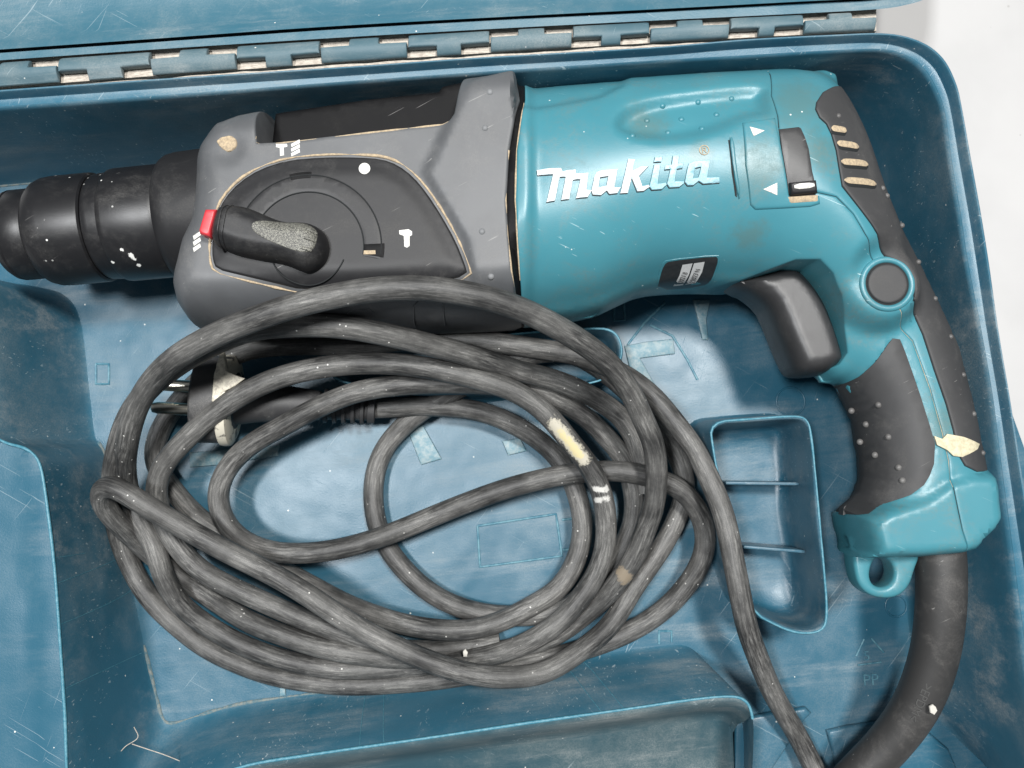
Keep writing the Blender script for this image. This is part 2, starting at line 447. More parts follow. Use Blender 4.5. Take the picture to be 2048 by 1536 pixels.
def loft(name, rings, mat, parent, closed=False, angle=38):
    n = len(rings[0]); V = np.vstack(rings); F = []
    for i in range(len(rings) - 1):
        for j in range(n if closed else n - 1):
            a = i * n + j; b = i * n + (j + 1) % n
            F.append((a, b, b + n, a + n))
    return new_obj(name, V, F, mat, parent, angle=angle)
def resample_n(P, n):
    P = np.asarray(P, float); s = np.r_[0, np.cumsum(np.linalg.norm(np.diff(P, axis=0), axis=1))]
    t = np.linspace(0, s[-1], n); return np.stack([np.interp(t, s, P[:, i]) for i in range(P.shape[1])], 1)
def box(name, c, size, rot, mat, parent, bev=.4, segs=2):
    bm = bmesh.new(); bmesh.ops.create_cube(bm, size=1)
    for v in bm.verts: v.co = Vector((v.co.x * size[0], v.co.y * size[1], v.co.z * size[2]))
    if bev: bmesh.ops.bevel(bm, geom=bm.edges[:], offset=bev, segments=segs, affect='EDGES', profile=.5)
    R = Matrix.Rotation(rot, 3, 'Z') if not isinstance(rot, Matrix) else rot
    V = [R @ v.co + Vector(c) for v in bm.verts]; bm.verts.index_update()
    F = [[v.index for v in f.verts] for f in bm.faces]; bm.free()
    return new_obj(name, V, F, mat, parent)

def cr_n(P, m):
    """uniform Catmull-Rom with m samples for each span, so lists with equal counts stay in step"""
    P = np.asarray(P, float); Q = np.vstack([2 * P[0] - P[1], P, 2 * P[-1] - P[-2]]); out = []
    for i in range(len(P) - 1):
        p0, p1, p2, p3 = Q[i:i + 4]
        for t in np.linspace(0, 1, m, endpoint=False):
            out.append(.5 * (2 * p1 + (p2 - p0) * t + (2 * p0 - 5 * p1 + 4 * p2 - p3) * t * t + (3 * p1 - p0 - 3 * p2 + p3) * t ** 3))
    out.append(P[-1]); return np.array(out)
def atz(xy, z):
    xy = np.asarray(xy, float)
    return np.column_stack([xy[:, :2], np.broadcast_to(z, len(xy))])
const = lambda z: (lambda p: np.full(len(p), float(z)))

# ================================================================== SETTING: the white table
me = bpy.data.meshes.new('tabletop')
me.from_pydata([(-.9, -.7, -.006), (.9, -.7, -.006), (.9, .8, -.006), (-.9, .8, -.006)], [], [(0, 1, 2, 3)])
me.materials.append(M['table_white'])
tbl = bpy.data.objects.new('tabletop', me); COL.objects.link(tbl); tbl['kind'] = 'structure'
tbl['label'] = 'plain white tabletop under the open case'

# ================================================================== THE CASE
CASE = thing('tool_case', (0, 0, -.006), 'open dusty blue plastic carrying case lying on the white table', 'tool case')
RZ = 62.0
R_ = [(-80,225),(0,219),(342,195),(700,167),(942,150),(1300,126),(1485,116),(1656,106),(1758,103),(1810,116),(1845,143),(1870,185),(1885,230),(1898,325),(1915,427),(1929,520),(1956,655),(1980,792),(1997,930),(2018,1089),(2035,1226),(2058,1400),(2085,1620)]
O_ = [(-80,184),(0,178),(342,154),(700,131),(942,114),(1300,93),(1485,77),(1656,68),(1775,65),(1844,82),(1888,115),(1914,165),(1926,215),(1943,310),(1963,420),(1980,525),(1999,660),(2021,790),(2043,930),(2068,1089),(2090,1226),(2118,1400),(2150,1620)]
F_ = [(-80,379),(0,372),(342,342),(700,312),(942,292),(1300,268),(1450,258),(1570,250),(1630,252),(1665,268),(1690,292),(1705,320),(1712,350),(1722,410),(1734,480),(1745,540),(1760,655),(1774,792),(1788,930),(1803,1089),(1815,1226),(1850,1400),(1990,1550)]
Rw, Ow, Fw = cr_n(UP(R_, RZ), 6), cr_n(UP(O_, RZ), 6), cr_n(UP(F_, 0), 6)
rings = [atz(Ow, -5.5), atz(Ow, 60.8)]
for f, z in ((.02, 61.6), (.06, 62), (.12, 62), (.16, 61.4), (.19, 58.5), (.23, 57.2), (.55, 56.6), (.66, 57.2), (.74, 59), (.82, 61.3), (.89, 62.4), (.95, 62.7), (1.0, 62.3)):
    rings.append(atz(Ow + (Rw - Ow) * f, z))
for g, z in ((.05, 61), (.09, 58.5), (.14, 54), (.24, 45), (.36, 34), (.5, 22), (.62, 13), (.72, 7.5), (.81, 3.8), (.9, 1.3), (1.0, .15), (1.05, -.4)):
    rings.append(atz(Rw + (Fw - Rw) * g, z))
label(loft('rim_wall', rings, 'case_wall', CASE, angle=50), 'double-lipped outer wall with rounded corner')

fl = region('tray_floor', UP([(-120,300),(1000,230),(1800,200),(2050,900),(2100,1700),(-150,1700)], 0), const(0), const(-4), 'case_blue', CASE, edge=0, step=30, insets=(), bstep=40)

T_ = [(-300,520),(-200,523),(-120,535),(-70,550),(-38,585),(-28,650),(-22,760),(-14,860),(10,885),(50,897),(78,925),(92,1000),(108,1130),(120,1290),(130,1440),(140,1600),(200,1680),(330,1600),(470,1537),(620,1510),(850,1477),(1050,1447),(1250,1419),(1380,1400),(1455,1393),(1488,1400),(1503,1425),(1507,1480),(1500,1620)]
TF = [(-120,560),(-40,562),(20,566),(80,575),(130,592),(160,640),(176,760),(188,865),(197,885),(206,900),(214,930),(226,1000),(255,1130),(288,1290),(312,1390),(325,1435),(345,1446),(400,1430),(480,1408),(600,1390),(820,1362),(1010,1337),(1200,1308),(1320,1293),(1370,1292),(1400,1312),(1440,1360),(1485,1440),(1490,1620)]
tz = [50.0] * 16 + [46, 43] + [40.0] * 11
Tw = cr_n(np.array([U(p[0], p[1], z) for p, z in zip(T_, tz)]), 6); TFw = cr_n(UP(TF, 0), 6)
rings = []
for g, zf in ((0, 1), (.06, .96), (.2, .82), (.4, .58), (.58, .36), (.7, .21), (.8, .115), (.88, .055), (.95, .016), (1.0, .003), (1.05, -.01)):
    q = Tw + (TFw - Tw) * g; q[:, 2] = Tw[:, 2] * zf; rings.append(q)
label(loft('divider_wall', rings, 'case_wall', CASE, angle=50), 'scratched inner divider wall')
zf_ = ((0, .06, .2, .4, .58, .7, .8, .88, .95, 1.0), (1, .96, .82, .58, .36, .21, .115, .055, .016, .003))
def wall_line(a, b, g0=.02, g1=.9):
    P = []
    for g in np.linspace(g0, g1, 14):
        i = (a + (b - a) * g) * 6; k_ = int(i); f = i - k_
        t = Tw[k_] * (1 - f) + Tw[k_ + 1] * f; q = TFw[k_] * (1 - f) + TFw[k_ + 1] * f
        p = t + (q - t) * g; p[2] = t[2] * np.interp(g, zf_[0], zf_[1]) + .05; P.append(p)
    tube('wall_scratch', P, .16, 'case_edge', CASE, 6)
for a, b, g1 in ((19.45, 19.6, .95), (19.65, 19.75, .95), (21.75, 21.55, .9), (22.0, 21.75, .9), (12.25, 11.85, .95), (12.75, 12.3, .95), (13.6, 13.1, .9), (11.9, 11.75, .4)): wall_line(a, b, .02, g1)
i0 = 7 * 6
tube('divider_edge', smooth_path(Tw[i0:26 * 6 + 3] + np.array([0, 0, -.2]), 2), .6, 'case_edge', CASE, 10)  # paler bead: whitened plastic plus a catch light put into its colour
# flat top of the accessory compartment on the left
pl = np.vstack([Tw[8 * 6:16 * 6, :2], UP([(-250,1700),(-250,870)], 50)[:, :2]])
stepl = UP([(44,860),(48,900),(66,1200),(88,1600)], 50)
def plat(p):
    ys = stepl[::-1, 1]; xs = stepl[::-1, 0]
    return 49.4 - .9 * sstep(np.interp(p[:, 1], ys, xs) - p[:, 0], -.25, .25)
region('compartment_top', pl, plat, const(44), 'case_clean', CASE, edge=.4, step=4)
# trough behind the low divider
B = Tw[17 * 6:26 * 6]
rings = [atz(B, B[:, 2])]
for dy, dz in ((-1.2, -.1), (-2.5, -1.4), (-5, -5.5), (-8, -12), (-12, -22), (-18, -31), (-50, -37)):
    rings.append(np.column_stack([B[:, 0] + (-dy * .06), B[:, 1] + dy, np.maximum(B[:, 2] + dz, 2)]))
loft('trough', rings, 'case_grimy', CASE, angle=50)

def hollow_post(name, px, zt, base, floor, mats, lab, draft=.10, idraft=.10):
    P = chaikin(UP(px, zt)[:, :2], 2); P = resample(P, 2.5); c = P.mean(0)
    d = P - c; n = d / np.linalg.norm(d, axis=1)[:, None]
    rings = [atz(P + n * 2.6, base), atz(P + n * 1.6, base + 1.4), atz(P + n * 1.0, base + 6), atz(P + n * .3, zt - 1), atz(P, zt - .2), atz(P - n * .5, zt),
             atz(P - n * 1.0, zt - .1), atz(P - n * 1.5, zt - 1.0)]
    nn = 5
    for i in range(1, nn + 1): rings.append(atz(P - n * (1.5 + idraft * 20 * i / nn), zt - 1 + (floor + 2 - zt + 1) * i / nn))
    rings += [atz(P - n * (4.4 + idraft * 10), floor + .4), atz(c + (P - c) * .6, floor), atz(c + (P - c) * .001, floor)]
    o = label(loft(name, rings, mats, CASE, closed=True, angle=55), lab)
    e = tube('post_edge', np.vstack([atz(P - n * .45, zt - .12), atz(P[:2] - n[:2] * .45, zt - .12)]), .5, 'case_edge', None, 8)
    part_of_part(e, o); return o
fp = hollow_post('finger_well', [(1418,842),(1500,836),(1590,829),(1616,836),(1624,870),(1638,1000),(1648,1120),(1657,1235),(1645,1266),(1600,1270),(1560,1257),(1500,1225),(1470,1120),(1440,980),(1425,900)], 34, 0, 1, 'case_blue', 'hollow thin-edged post with two inner ribs')
for a, b in (((1452,966),(1600,968)), ((1488,1094),(1612,1104))):
    p, q = np.array(U(*a, 20)), np.array(U(*b, 20)); m = (p + q) / 2
    box('rib', (m[0], m[1], 11), (np.linalg.norm(q - p), 1.3, 17), math.atan2(q[1] - p[1], q[0] - p[0]), 'case_blue', CASE, .5)
hollow_post('support_post', [(645,716),(690,700),(850,684),(1000,668),(1195,654),(1232,662),(1246,690),(1244,722),(1205,770),(1000,785),(800,790),(680,765),(650,740)], 21, 0, 3, 'case_wall', 'long hollow post under the coiled cord')

# dust packed into the creases
k = NB('crease_dust'); M['crease_dust'] = k.out(k.mix(k.ramp(k.noise(.5, 6, .75), .35, .65), (.20, .21, .19), (.06, .13, .16)), .95, k.noise(2.5, 4), .6, .0003)
def crease(P, rmax):
    P = resample(P, 2.0, False); n_ = len(P); m_ = n_ // 4
    r = rmax * np.interp(np.linspace(0, m_ - 1, n_), np.arange(m_), np.random.uniform(.35, 1.0, m_) * np.random.choice([.5, 1, 1], m_))
    P[:, 2] = .25 - r * .45
    tube('crease_dust', P, r, 'crease_dust', CASE, 10)
crease(TFw[8 * 6:11 * 6], .9); crease(TFw[13 * 6:20 * 6], 1.1); crease(Fw[:2 * 6 + 3], 1.0)
# raised marks moulded into the floor
def emboss_line(px, wd=.5, z=.0, h=.35, closed=False, mat='case_edge'):
    P = UP(px + ([px[0]] if closed else []), z); P[:, 2] = z + h - wd
    return tube('moulded_line', resample(P, 3, False), wd, mat, CASE, 8)
for px, cl in (([(955,1052),(1112,1028),(1124,1112),(960,1134)], True), ([(1124,1040),(1152,1036)], False), ([(1126,1100),(1150,1098)], False),
               ([(1300,650),(1345,672),(1375,720),(1395,760)], False), ([(192,728),(218,728),(218,768),(192,768)], True),
               ([(1318,1288),(1318,1262),(1343,1262),(1343,1284)], False), ([(1228,600),(1228,642),(1250,640),(1247,598)], False), ([(1255,690),(1290,645),(1330,605)], False)):
    emboss_line(px, .55, 0, .5, cl, 'floor_mark')
for px in ([(1248,692),(1290,684),(1346,678),(1350,708),(1280,717),(1310,770),(1330,800),(1290,800),(1262,750)], [(812,852),(846,850),(884,918),(842,930)], [(1004,882),(1040,876),(1054,902),(1016,911)],
           [(380,905),(560,890),(556,912),(440,930),(380,935)], [(1385,600),(1395,640),(1404,680),(1416,680),(1412,640),(1420,600)], [(560,1392),(572,1390),(572,1370),(560,1372)]):
    region('moulded_mark', UP(px, 0), const(.9), const(-.5), 'floor_scuffed', CASE, edge=.5, step=6, insets=(.2, .5))
def ring_mark(u, v, r):
    c = U(u, v, 0); P = [(c[0] + r * math.cos(a), c[1] + r * math.sin(a), 0) for a in np.linspace(0, 2 * math.pi, 36)]
    tube('moulded_ring', P, .45, 'case_blue', CASE, 8)
ring_mark(1581, 803, 6.0); ring_mark(1792, 1212, 4.4)
def text(name, s, loc, size, rotz, ext, mat, parent, tilt=None, bold=.0):
    cu = bpy.data.curves.new(name, 'FONT'); cu.body = s; cu.size = size; cu.extrude = ext; cu.align_x = 'CENTER'; cu.align_y = 'CENTER'; cu.offset = bold
    o = bpy.data.objects.new(name, cu); COL.objects.link(o)
    dg = bpy.context.evaluated_depsgraph_get(); me = bpy.data.meshes.new_from_object(o.evaluated_get(dg))
    bpy.data.objects.remove(o)
    V = np.array([v.co[:] for v in me.vertices]); F = [tuple(p.vertices) for p in me.polygons]; bpy.data.meshes.remove(me)
    R = Matrix.Rotation(rotz, 3, 'Z')
    if tilt is not None: R = tilt @ R
    V = [R @ Vector(v) + Vector(loc) for v in V]
    return new_obj(name, V, F, mat, parent, smooth=False)
text('moulded_lettering', 'PP', U(1741, 1360, .1), 6.5, math.radians(4), .35, 'floor_mark', CASE)
text('moulded_lettering', '5', U(1733, 1312, .1), 5.5, math.radians(4), .35, 'floor_mark', CASE)
for a, b in (((1712,1312),(1728,1278)), ((1742,1276),(1768,1305)), ((1762,1324),(1715,1330))):
    P = np.linspace(np.array(U(*a, 0)), np.array(U(*b, 0)), 6); P[:, 2] = .05
    tube('recycling_arrow', P, .42, 'floor_mark', CASE, 8)
# low steps moulded across the floor by the strain relief
region('floor_step', UP([(1470,1440),(1555,1424),(1612,1415),(1625,1428),(1612,1440),(1480,1640),(1465,1640)], 3), const(3), const(-1), 'case_blue', CASE, edge=1.5, step=5, insets=(.3, .7, 1.2))
region('floor_step', UP([(1655,1462),(1700,1452),(1760,1444),(1830,1440),(1900,1500),(1960,1640),(1700,1640),(1670,1520)], 2.5), const(2.5), const(-1), 'case_blue', CASE, edge=1.5, step=5, insets=(.3, .7, 1.2))

# hinge
yu = lambda x: 120 - .072 * x + .0000085 * x * x
hh = lambda x: 50 - .007 * x
def hp(x, f): return (x, yu(x) + hh(x) * f)
HZ = 60.0
xs = np.linspace(-80, 1752, 40)
strip = [hp(x, -.04) for x in xs] + [hp(x, 1.12) for x in xs[::-1]]
label(region('hinge_bed', UP(strip, 56), const(56.2), const(50), 'pale_dust', CASE, edge=.0, step=8, insets=()), 'dusty bed behind the hinge knuckles')
lidk = [(115,300),(472,640),(815,980),(1145,1300),(1460,1608)]
basek = [(-60,115),(300,472),(640,815),(980,1145),(1300,1460),(1608,1754)]
def knuckle(px, parent):
    xy = UP(px, HZ)[:, :2]; c = xy.mean(0)
    r = (xy[:, 1].max() - xy[:, 1].min()) / 2
    return region('hinge_knuckle', xy, lambda p: HZ + .6 - np.minimum(pldist(p, MID) / 3.4, 1.25) ** 2 * 1.3, const(57), 'hinge_dusty', parent, edge=.5, step=1.6, insets=(.2, .5))
MID = UP([hp(x, .46) for x in np.linspace(-80, 1780, 60)], HZ)[:, :2]
for a, b in basek:
    w_ = min(58, (b - a) * .34); s = 1.5
    px = [hp(a + s, .40), hp(a + w_, .38), hp(a + w_, .02), hp(b - w_, .02), hp(b - w_, .38), hp(b - s, .40), hp(b - s, .96), hp(a + s, .96)]
    knuckle(px, CASE)
for a, b in lidk:
    w_ = 58; s = 1.5
    px = [hp(a + s, .02), hp(b - s, .02), hp(b - s, .62), hp(b - w_, .64), hp(b - w_, .98), hp(a + w_, .98), hp(a + w_, .64), hp(a + s, .62)]
    knuckle(px, CASE)
P = UP([hp(x, 1.05 + .03 * math.sin(x * .7)) for x in np.arange(-60, 1750, 9)], 61.0); P[:, 2] = 56.4
tube('dust_line', P, np.interp(np.arange(len(P)), np.arange(0, len(P), 4), np.random.uniform(.45, 1.0, len(range(0, len(P), 4)))), 'pale_dust', CASE, 8)
# lid, folded back flat behind the hinge
B0 = [(-80,126),(0,120.5),(300,99.5),(640,77.5),(980,58),(1300,41.5),(1600,27),(1758,18),(1815,9),(1850,-2),(1872,-20),(1888,-60),(1895,-200)]
D0 = [(-80,112),(0,106),(300,85),(640,61),(980,41),(1300,25),(1600,8),(1745,1),(1800,-6),(1832,-18),(1850,-36),(1862,-75),(1868,-200)]
D1 = [(-80,105),(0,99),(300,78),(640,54),(980,35),(1300,19),(1600,3),(1740,-4),(1794,-12),(1826,-24),(1844,-42),(1855,-80),(1861,-200)]
E1 = [(-80,80),(0,73),(300,50),(640,27),(980,8),(1300,-8),(1600,-24),(1730,-31),(1775,-40),(1800,-52),(1815,-75),(1825,-110),(1830,-220)]
E2 = [(x, y - 45) for x, y in E1]; E3 = [(x, y - 150) for x, y in E1]
LR = [cr_n(UP(q, z), 5) for q, z in ((B0, 48), (B0, 59.2), (B0, 60.2), (D0, 60.4), (D0, 59.5), (D0, 54), (D1, 54), (D1, 61), (D1, 62.4))]
mid1 = cr_n(UP([((a[0] + b[0]) / 2, (a[1] + b[1]) / 2) for a, b in zip(D1, E1)], 61.5), 5)
LR += [mid1, cr_n(UP(E1, 58.5), 5), cr_n(UP(E2, 58.5), 5), cr_n(UP(E3, 63), 5)]
label(loft('lid', LR, 'case_dusty', CASE, angle=45), 'scuffed lid folded back behind the hinge')

# ================================================================== THE ROTARY HAMMER
HAM = thing('rotary_hammer', (.0, .03, .0), 'teal and grey corded rotary hammer with black grips lying in the case', 'power tool')
ZC = 44.0
def ZZ(pts, z): return UP(pts, z)[:, :2]
gear_top = [(386,325,65),(396,300,64),(420,270,63),(441,253,61),(500,240),(543,232),(740,204),(935,170),(1030,157),(1047,156),(1400,150)]
gear_bot = [(1400,640),(1047,651),(930,658),(800,662),(600,668),(470,672),(393,656,54),(362,619,58),(349,578,60),(350,554,61),(362,485,63),(376,444,65),(381,393,66)]
GPOLY = np.vstack([ZZ(gear_top, 58), ZZ(gear_bot, 46)])
mot_top = [(880,178),(1047,163),(1200,149),(1340,141),(1382,137),(1519,130),(1587,127),(1640,138),(1690,170)]
mot_bot = [(1720,300),(1750,400),(1790,500),(1770,640),(1700,700),(1600,640),(1500,585),(1420,580),(1350,581),(1282,587),(1231,611),(1183,634),(1047,651),(880,662)]
MPOLY = chaikin(np.vstack([ZZ(mot_top, 58), ZZ(mot_bot, 46)]), 2)
han = [(1560,150),(1640,140),(1673,152),(1688,170),(1684,205),(1690,253),(1710,284),(1741,328),(1765,369),(1803,434),(1850,525),(1893,614),(1927,689),(1961,819),(1985,939),(1994,980),(1990,1060),(1940,1090),(1700,1090),(1682,1040),(1690,1005),(1709,985),(1719,952),(1717,918),(1710,870),(1705,843),(1690,809),(1668,771),(1640,765),(1600,700),(1560,600),(1500,560),(1450,450),(1480,250)]
HPOLY = np.array([U(x, y, 55 if 3 <= i <= 16 else (40 if 18 <= i <= 28 else 50))[:2] for i, (x, y) in enumerate(han)])
tail = [(1676,1024),(1680,1055),(1690,1089),(1702,1114),(1830,1120),(1922,1112),(1953,1103),(1962,1086),(1988,1062),(2002,1036),(1997,1005),(1995,975),(1987,939),(1930,935),(1880,950),(1830,985),(1758,1008)]
TPOLY = np.array([U(x, y, 38 if i <= 2 else (48 if i == 3 else 59))[:2] for i, (x, y) in enumerate(tail)])
XJ = U(1030, 400, 84)[0]
def prof(d, R, e=2.0):
    t = np.clip(d / R, 0, 1); return (1 - (1 - t) ** e) ** (1 / e)
def smax(a, b, k):
    h = np.maximum(k - np.abs(a - b), 0) / k; return np.maximum(a, b) + h * h * k / 4
FEAT = []; BOSS = []
GX, GY = np.arange(-230, 231, 1.0), np.arange(-130, 191, 1.0)
_gx, _gy = np.meshgrid(GX, GY); GRID = np.stack([_gx.ravel(), _gy.ravel()], 1)
FIELD = {n: sdist(GRID, P).reshape(_gx.shape) for n, P in (('g', GPOLY), ('m', MPOLY), ('h', HPOLY), ('t', TPOLY))}
def bil(F, p):
    x = np.clip(p[:, 0] - GX[0], 0, len(GX) - 1.001); y = np.clip(p[:, 1] - GY[0], 0, len(GY) - 1.001)
    i, j = x.astype(int), y.astype(int); fx, fy = x - i, y - j
    return (F[j, i] * (1 - fx) + F[j, i + 1] * fx) * (1 - fy) + (F[j + 1, i] * (1 - fx) + F[j + 1, i + 1] * fx) * fy
def Hraw(p):
    g = 39.0 * prof(bil(FIELD['g'], p), 16, 2.2) * (1 - sstep(p[:, 0], XJ - .5, XJ + 3.5))
    m = 41.5 * prof(bil(FIELD['m'], p), 43, 2.25)
    h = 20.0 * prof(bil(FIELD['h'], p), 17, 2.2)
    t = 22.0 * prof(bil(FIELD['t'], p), 5.0, 2.3)
    return np.maximum(g, smax(smax(m, h, 7), t, 2))
HG = Hraw(GRID).reshape(_gx.shape)
_k = np.exp(-(np.arange(-9, 10) / 3.4) ** 2 / 2); _k /= _k.sum()
HBL = np.apply_along_axis(lambda r: np.convolve(np.pad(r, 9, 'edge'), _k, 'valid'), 1, HG)
HBL = np.apply_along_axis(lambda r: np.convolve(np.pad(r, 9, 'edge'), _k, 'valid'), 0, HBL)
def Hs0(p): return 41.5 * prof(bil(FIELD['m'], p), 43, 2.25)
def Hs(p):
    p = np.asarray(p, float)[:, :2]
    r = Hraw(p); b = bil(HBL, p)
    w_ = sstep(np.minimum(r, b), 9, 19) * sstep(p[:, 0], XJ - 2, XJ + 6) * (1 - sstep(bil(FIELD['t'], p), -3, 1)); out = r * (1 - w_) + b * w_
    for f in FEAT: out = out + f(p)
    if BOSS:
        w_ = 1 - sstep(np.linalg.norm(p - BOSS[0], axis=1), 9.5, 17); out = out * (1 - w_) + BOSS[1] * w_
    return np.maximum(out, .3)
def SV(px, it=13):
    px = np.asarray(px, float); x = (px[:, 0] - 1024) / FPX; y = -(px[:, 1] - 768) / FPX
    dx, dy, dz = x, y * CT + ST, y * ST - CT
    z = np.full(len(px), 80.0)
    for _ in range(it + 1):
        t = (z - CAM_H) / dz; q = np.column_stack([dx * t, dy * t])
        zo = z; z = .5 * z + .5 * (ZC + Hs(q))
    return np.column_stack([q, zo])
def S(u, v): return tuple(SV([(u, v)])[0])
def SP(px): return SV(px)[:, :2]
top_h = lambda off=0.: (lambda p: ZC + Hs(p) + off)
bot_h = lambda off=0.: (lambda p: ZC - Hs(p) - off)

# relief of the housing
b_ = S(1774, 568); BOSS += [np.array(b_[:2]), b_[2] - ZC + .3]
colm = SP([(905,236),(852,348),(930,480),(950,570),(960,640),(1060,640),(1060,165),(940,165)])
oval = chaikin(SP([(1232,262),(1226,240),(1245,212),(1310,192),(1400,180),(1535,166),(1540,200),(1545,228),(1500,236),(1440,262),(1380,278),(1290,284)]), 2)
bosse = np.array(S(452, 292)[:2]); nar = SP([(1060,213),(1180,198),(1260,165)])
FEAT.append(lambda p: 2.3 * sstep(sdist(p, colm), -2.2, 2.2))
FEAT.append(lambda p: -4.2 * sstep(sdist(p, oval), -1.2, 5.0))
FEAT.append(lambda p: -1.1 * np.exp(-(np.linalg.norm(p - bosse, axis=1) / 5.5) ** 4))
shoulder = SP([(1030,216),(1120,209),(1200,194),(1248,170),(1262,145)]); shoulder = np.vstack([shoulder, UP([(1262,120),(1030,130)], 58)[:, :2]])
FEAT.append(lambda p: -2.6 * sstep(sdist(p, shoulder), -1.6, 2.6) * sstep(Hs0(p), 4, 14))
BLOTS = [(S(1600,205), 14, .3), (S(1520,335), 11, .35), (S(1290,250), 9, .4), (S(1270,590), 13, .4), (S(1885,850), 8, .4), (S(1640,300), 8, .4), (S(1500,470), 7, .5), (S(1400,310), 5, .5)]
BLOTS = [(tuple(float(c) for c in a), float(b), c_) for a, b, c_ in BLOTS]
tool_teal('tool_teal')

# --- gear housing with the recess of the dark bar left open
bar_px = [(508,277),(540,262),(556,233),(740,205),(878,190),(886,178),(930,170),(908,228),(898,240),(885,246),(740,262),(560,284),(520,286)]
gear_px_top = [(381,393,66),(386,325,65),(396,300,64),(420,270,63),(441,253,61),(500,240),(545,232)]
gz = np.vstack([UP(gear_px_top, 58)[:, :2], SP([(512,272),(514,285),(560,283),(740,262),(885,246),(899,239),(908,226)]), UP([(936,171),(1030,157)], 60)[:, :2],
                SP([(1040,200),(1034,218),(1019,300),(1013,400),(1017,470),(1024,540),(1034,600)]), UP([(1043,651),(930,658),(800,662),(600,668),(470,672),(393,656,54),(362,619,58),(349,578,60),(350,554,61),(362,485,63),(376,444,65)], 46)[:, :2]])
gear = region('gear_housing', gz, top_h(), bot_h(), 'gear_grey', HAM, step=1.35, edge=.9, insets=(.15, .4, .9, 1.6))
barP = np.vstack([SP([(508,277),(514,287),(560,285),(740,264),(885,248),(899,241),(909,226)]), UP([(936,171),(886,182),(878,193),(740,207),(556,235)], 60)[:, :2]])
region('bar_recess', barP, lambda p: ZC + 17 + 9 * sstep(-sdist(p, barP) * 0 + p[:, 1] * 0, 0, 1) + np.minimum(Hs(p), 16) * .25, const(ZC - 14), 'bar_black', HAM, step=2, edge=2.0, insets=(.3, .8, 1.5))
# --- black joint ring between grey and teal
joint = np.vstack([UP([(1030,158)], 60)[:, :2], SP([(1040,200),(1034,218),(1019,300),(1013,400),(1017,470),(1024,540),(1034,600)]), UP([(1043,651),(1049,651)], 46)[:, :2],
                   SP([(1043,600),(1039,540),(1035,480),(1031,400),(1034,300),(1046,216),(1050,200)]), UP([(1049,163)], 58)[:, :2]])
region('joint_ring', joint, lambda p: ZC + Hs(p) - 1.1, bot_h(-1.5), 'bar_black', HAM, step=1.5, edge=.3, insets=(.3,))
# --- teal motor housing + handle front half, and the rear handle cover behind the seam
seam_px = [(1540,147),(1543,191),(1556,232),(1558,255),(1563,301),(1572,352),(1577,388),(1632,384),(1673,393),(1707,427),(1731,468),(1751,525),(1774,568),(1796,614),(1826,682),(1861,778),(1885,864),(1898,922),(1907,975),(1917,1021),(1926,1062)]
seamW = SP(seam_px)
mtop = UP([(1049,163),(1200,149),(1340,141),(1382,137),(1522,130)], 58)[:, :2]
mleft = SP([(1050,200),(1046,216),(1034,300),(1031,400),(1035,480),(1039,540),(1043,600)])
mb_ = [(1922,1112,59),(1881,1116,59),(1830,1120,59),(1703,1113,47),(1690,1089,39),(1680,1055,38),(1676,1024,38),(1692,1004,40),(1711,985,40),(1721,952,40),(1719,918,40),(1712,870,40),(1707,843,40),(1692,809,40),(1670,771,40),(1640,765,44),(1634,747),(1655,735),(1664,715),(1650,662),(1632,614),(1610,578),(1584,555),(1545,552),(1464,574),(1420,580),(1350,581),(1282,587),(1231,611),(1183,634),(1049,651)]
mbot = UP(mb_, 46)[:, :2]
fr_in = [(1676,773),(1717,754),(1751,723),(1775,689),(1785,677),(1799,679),(1809,703),(1826,751),(1840,792),(1857,846),(1869,887),(1867,928),(1858,952),(1847,970),(1820,990),(1758,1011),(1717,1024)]
fr_out = [(1672,1028),(1674,1012),(1688,1001),(1706,983),(1715,952),(1713,918),(1706,870),(1701,843),(1686,809),(1668,775)]
FGP = np.vstack([SP(fr_in), UP(fr_out, 39.5)[:, :2]])
def under_grip(p): return np.maximum(Hs(p) - 3.0 * sstep(sdist(p, FGP), .5, 2.0), .2)
motor = region('motor_housing', np.vstack([mtop, seamW, mbot, mleft[::-1]]), lambda p: ZC + under_grip(p), lambda p: ZC - under_grip(p), 'tool_teal', HAM, step=1.35, edge=.6, insets=(.15, .35, .8, 1.6))
cback = UP([(1922,1112,59),(1953,1103,59),(1962,1086,59),(1988,1062,59),(2002,1036,59),(1997,1005,59),(1995,975,58),(1984,939),(1958,819),(1924,689),(1890,614),(1846,525),(1799,434),(1761,369),(1737,328),(1706,284),(1686,253),(1682,205),(1688,175),(1673,152),(1640,138),(1587,127),(1555,128),(1522,130)], 55)[:, :2]
cover = region('handle_cover', np.vstack([seamW[::-1], np.vstack([UP([(1522,130)], 58)[:, :2]]), cback[::-1][1:]]), top_h(), bot_h(), 'tool_teal', HAM, step=1.7, edge=.6, insets=(.15, .35, .8, 1.6))
